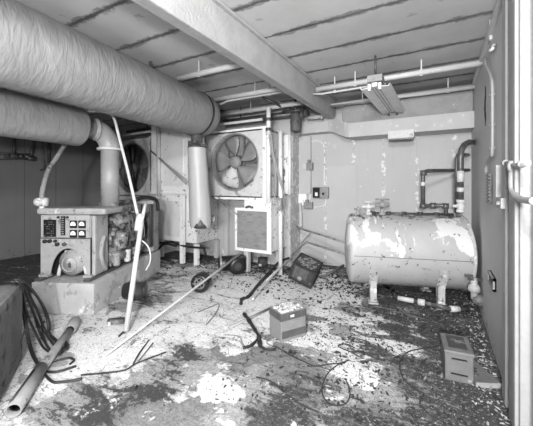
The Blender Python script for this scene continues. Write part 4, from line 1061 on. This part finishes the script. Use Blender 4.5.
# charred box behind
A = fl(309.5, 292.5)
t = thing('charred_box', 'overturned charred battery box with a pale round cap, before the fuel lines', 'battery', A)
rotm = Matrix.Rotation(R(YAW), 4, 'Z') @ Matrix.Rotation(R(22), 4, 'Y') @ Matrix.Rotation(R(-20), 4, 'Z') @ Matrix.Rotation(R(20), 4, 'X')
c = C((306 - U0) / F * 4.62, 4.64, .235)
build('case', MB().box(c, (.34, .34, .27), rotm, .02), 'burnt', t)
fr = MB()
for sx in (-1, 1):
    for sz in (-1, 1):
        fr.box(c + rotm @ Vector((sx * .17, 0, sz * .125)), (.03, .36, .03), rotm); fr.box(c + rotm @ Vector((0, sx * .17, sz * .125)), (.36, .03, .03), rotm)
    for sy in (-1, 1): fr.box(c + rotm @ Vector((sx * .17, sy * .17, 0)), (.03, .03, .27), rotm)
build('case_rim', fr, 'litter', t)
cr = MB()
for i in range(60):
    x, y = random.uniform(-.15, .15), random.uniform(-.15, .15); s_ = random.uniform(.01, .03)
    cr.box(c + rotm @ Vector((x, y, .13)), (s_ * 1.6, s_, .012), rotm @ Matrix.Rotation(random.uniform(0, 3), 4, 'Z'))
build('ash_crust', cr, 'boxpale', t)
build('round_cap', MB().lathe([(.034, 0), (.034, .012), (0, .014)], c + rotm @ Vector((-.02, -.17, -.07)), rotm.to_3x3() @ Vector((0, -1, 0)), 20), 'boxpale', t)
build('face_plate', MB().box(c + rotm @ Vector((-.03, -.172, .02)), (.20, .012, .16), rotm), 'core', t)
# twisted cable, black and white
bcab = [(289, 258, .18), (279, 262, .14), (267, 275, .06), (257, 286, .03), (249, 296, .02), (242, 299, .02), (241, 304, .015)]
t = thing('frayed_cable', 'frayed black and white cable leading from the charred box', 'cable', fl(255, 289))
build('black_strand', MB().tube([fl(u, v, z) for u, v, z in bcab], .022, 10, smooth=6, wob=.25), 'rubber', t)
build('white_strand', MB().tube([fl(u + 4, v + 3, z + .03) for u, v, z in bcab[1:5]], .012, 8, smooth=6, wob=.2), 'pipewhite', t)
build('white_rod', MB().tube([fl(292, 258, .22), fl(278, 269, .12), fl(266, 281, .04)], .014, 8), 'pipewhite', t)
rag = MB().tube([fl(244, 314, .02), fl(250, 322, .02), fl(255, 330, .02), fl(259, 337, .02), fl(260, 346, .02)], .022, 8, smooth=5, wob=.35)
rag.tube([fl(259, 337, .02), fl(252, 345, .015), fl(243, 348, .012)], .014, 8, smooth=5, wob=.3).tube([fl(260, 346, .02), fl(268, 350, .01), fl(276, 349, .01)], .010, 8, smooth=5, wob=.3)
tag(build('burnt_rag', rag, 'rubber'), 'twisted strip of burnt black rag on the floor left of the upright battery', 'rag')
# loose planks / strips on floor
a, b_ = fl(228, 325, .006), fl(300, 296, .006)
tag(build('floor_strip', MB().tube([fl(229, 328, .012), fl(269, 309, .012)], .02, 4), 'pipegrey'), 'grey strip on the floor running behind the upright battery', 'strip')
tag(build('floor_wire', MB().tube([fl(198, 312, .006), fl(213, 306, .006), fl(219, 304, .02), fl(216, 313, .006), (fl(206, 325, .006))], .006, 6, smooth=6), 'litter2'), 'thin bent wire on the bare floor left of the burnt rag', 'wire')
loops = [
 ([(440, 346), (420, 349), (408, 352), (400, 362), (402, 376), (412, 387), (424, 393)], 'long loop of dark wire on the floor left of the right-hand metal box'),
 ([(349, 360), (336, 366), (326, 376), (322, 392), (330, 404), (345, 404), (350, 393), (346, 380)], 'closed loop of dark wire near the bottom of the photo'),
 ([(275, 346), (290, 355), (305, 362), (315, 366), (330, 364), (345, 363)], 'dark wire running along the floor in front of the upright battery'),
 ([(385, 361), (372, 357), (362, 351), (352, 352), (338, 346), (346, 344), (355, 348)], 'kinked dark wire on the floor between battery and tank'),
 ([(424, 393), (420, 403), (430, 415), (440, 420)], 'short dark wire end near the bottom right of the photo'),
 ([(256, 377), (270, 381), (285, 393), (300, 404), (318, 412)], 'faint dark wire across the bare concrete at the bottom of the photo'),
]
for pts, lab in loops: tag(build('loose_wire', MB().tube([fl(u, v, .006) for u, v in pts], .005, 6, smooth=6), 'litter'), lab, 'wire')

# ================================================================== RIGHT-HAND BOXES
A, B = fl(445, 379.5), fl(474, 386)
dx = B - A; ang = math.degrees(math.atan2(dx.y, dx.x)); wid = dx.length
t = thing('metal_box', 'grimy metal box with two slots standing near the right wall', 'box', A, ang)
build('case', MB().b(0, wid, 0, .30, 0, .215, .012), 'ammo', t, False)
build('lid', MB().b(-.006, wid + .006, -.006, .305, .205, .235, .01), 'ammo', t, False)
for z, w0 in ((.045, .055), (.16, .05)):
    build('slot', MB().b(wid / 2 - w0, wid / 2 + w0, -.003, .004, z + .012, z + .022), 'black', t, False)
    build('slot_lip', MB().b(wid / 2 - w0 - .006, wid / 2 + w0 + .006, -.008, .004, z, z + .010, .002), 'ammo', t, False)
build('lid_grime', MB().b(.03, wid - .03, .05, .27, .234, .237), 'burnt', t, False)
A, B = fl(475.5, 386.5), fl(502, 388)
dx = B - A; ang = math.degrees(math.atan2(dx.y, dx.x)); wid = dx.length
t = thing('metal_plate', 'flat dark metal plate lying beside the slotted metal box at the wall', 'plate', A, ang)
build('plate_body', MB().prism([(0, 0), (wid, 0), (wid * .72, .56), (.02, .56)], .0, .03), 'ammo', t, False)
build('front_lip', MB().b(0, wid, -.012, 0, 0, .036, .004), 'boxpale', t, False)
build('slot_hole', MB().b(.04, .09, .14, .155, .03, .033).b(.06, .11, .18, .195, .03, .033).b(.03, .07, .21, .225, .03, .033), 'black', t, False)

# ================================================================== LITTER
def litter(name, n, region, smin, smax, m, flat=.25, lab=''):
    mb = MB(); k = 0
    while k < n:
        x, y = region()
        if x > XR - .03 or y > YB - .04 or (x < -2.38 and y > 5.15): continue
        s_ = random.uniform(smin, smax) * random.uniform(.5, 1); a = random.uniform(0, 6.28); tl = random.uniform(-flat, flat); tw = random.uniform(-flat, flat)
        mx = Matrix.Translation((x, y, s_ * .35 * abs(tl) + .004)) @ Matrix.Rotation(a, 4, 'Z') @ Matrix.Rotation(tl, 4, 'X') @ Matrix.Rotation(tw, 4, 'Y')
        nv = random.randint(4, 6); el_ = random.choice((1.1, 1.4, 1.8, 2.6)); ps = [(s_ * random.uniform(.4, 1) * math.cos(2 * math.pi * i / nv) * el_, s_ * random.uniform(.4, 1) * math.sin(2 * math.pi * i / nv)) for i in range(nv)]
        mb.prism(ps, 0, .004, mx); k += 1
    return tag(build(name, mb, m), lab, 'debris', None, 'stuff')
def reg_right():
    while True:
        x, y = random.uniform(-1.9, .4), random.uniform(1.7, 5.6)
        if random.random() < max(0, min(1, (x + 1.7) / 1.6)): return x, y
def reg_all(): return random.uniform(-4.5, .4), random.uniform(1.2, 5.1)
def reg_wall(): return XR - abs(random.gauss(0, .10)) - .02, random.uniform(2.3, 5.3)
def reg_back():
    return random.uniform(-4.6, .3), random.uniform(4.3, 5.15) if random.random() < .7 else random.uniform(3.6, 5.5)
litter('dark_debris', 2600, reg_right, .004, .020, 'litter', .6, 'dark chips and leaf litter over the floor towards the tank and right wall')
litter('brown_debris', 700, reg_right, .004, .020, 'litter2', .6, 'mid-grey scraps mixed through the litter on the right side of the floor')
litter('paint_flakes', 220, reg_right, .004, .018, 'flake', .6, 'pale paint flakes scattered over the right side of the floor')
litter('wall_flakes', 240, reg_wall, .004, .016, 'flake', .7, 'pale paint flakes heaped along the foot of the right wall')
litter('floor_chips', 800, reg_all, .004, .014, 'litter2', .4, 'small chips strewn thinly across the bare floor')
litter('rear_debris', 2600, reg_back, .008, .034, 'litter', .5, 'dark rubbish along the foot of the back wall and under the cabinets')
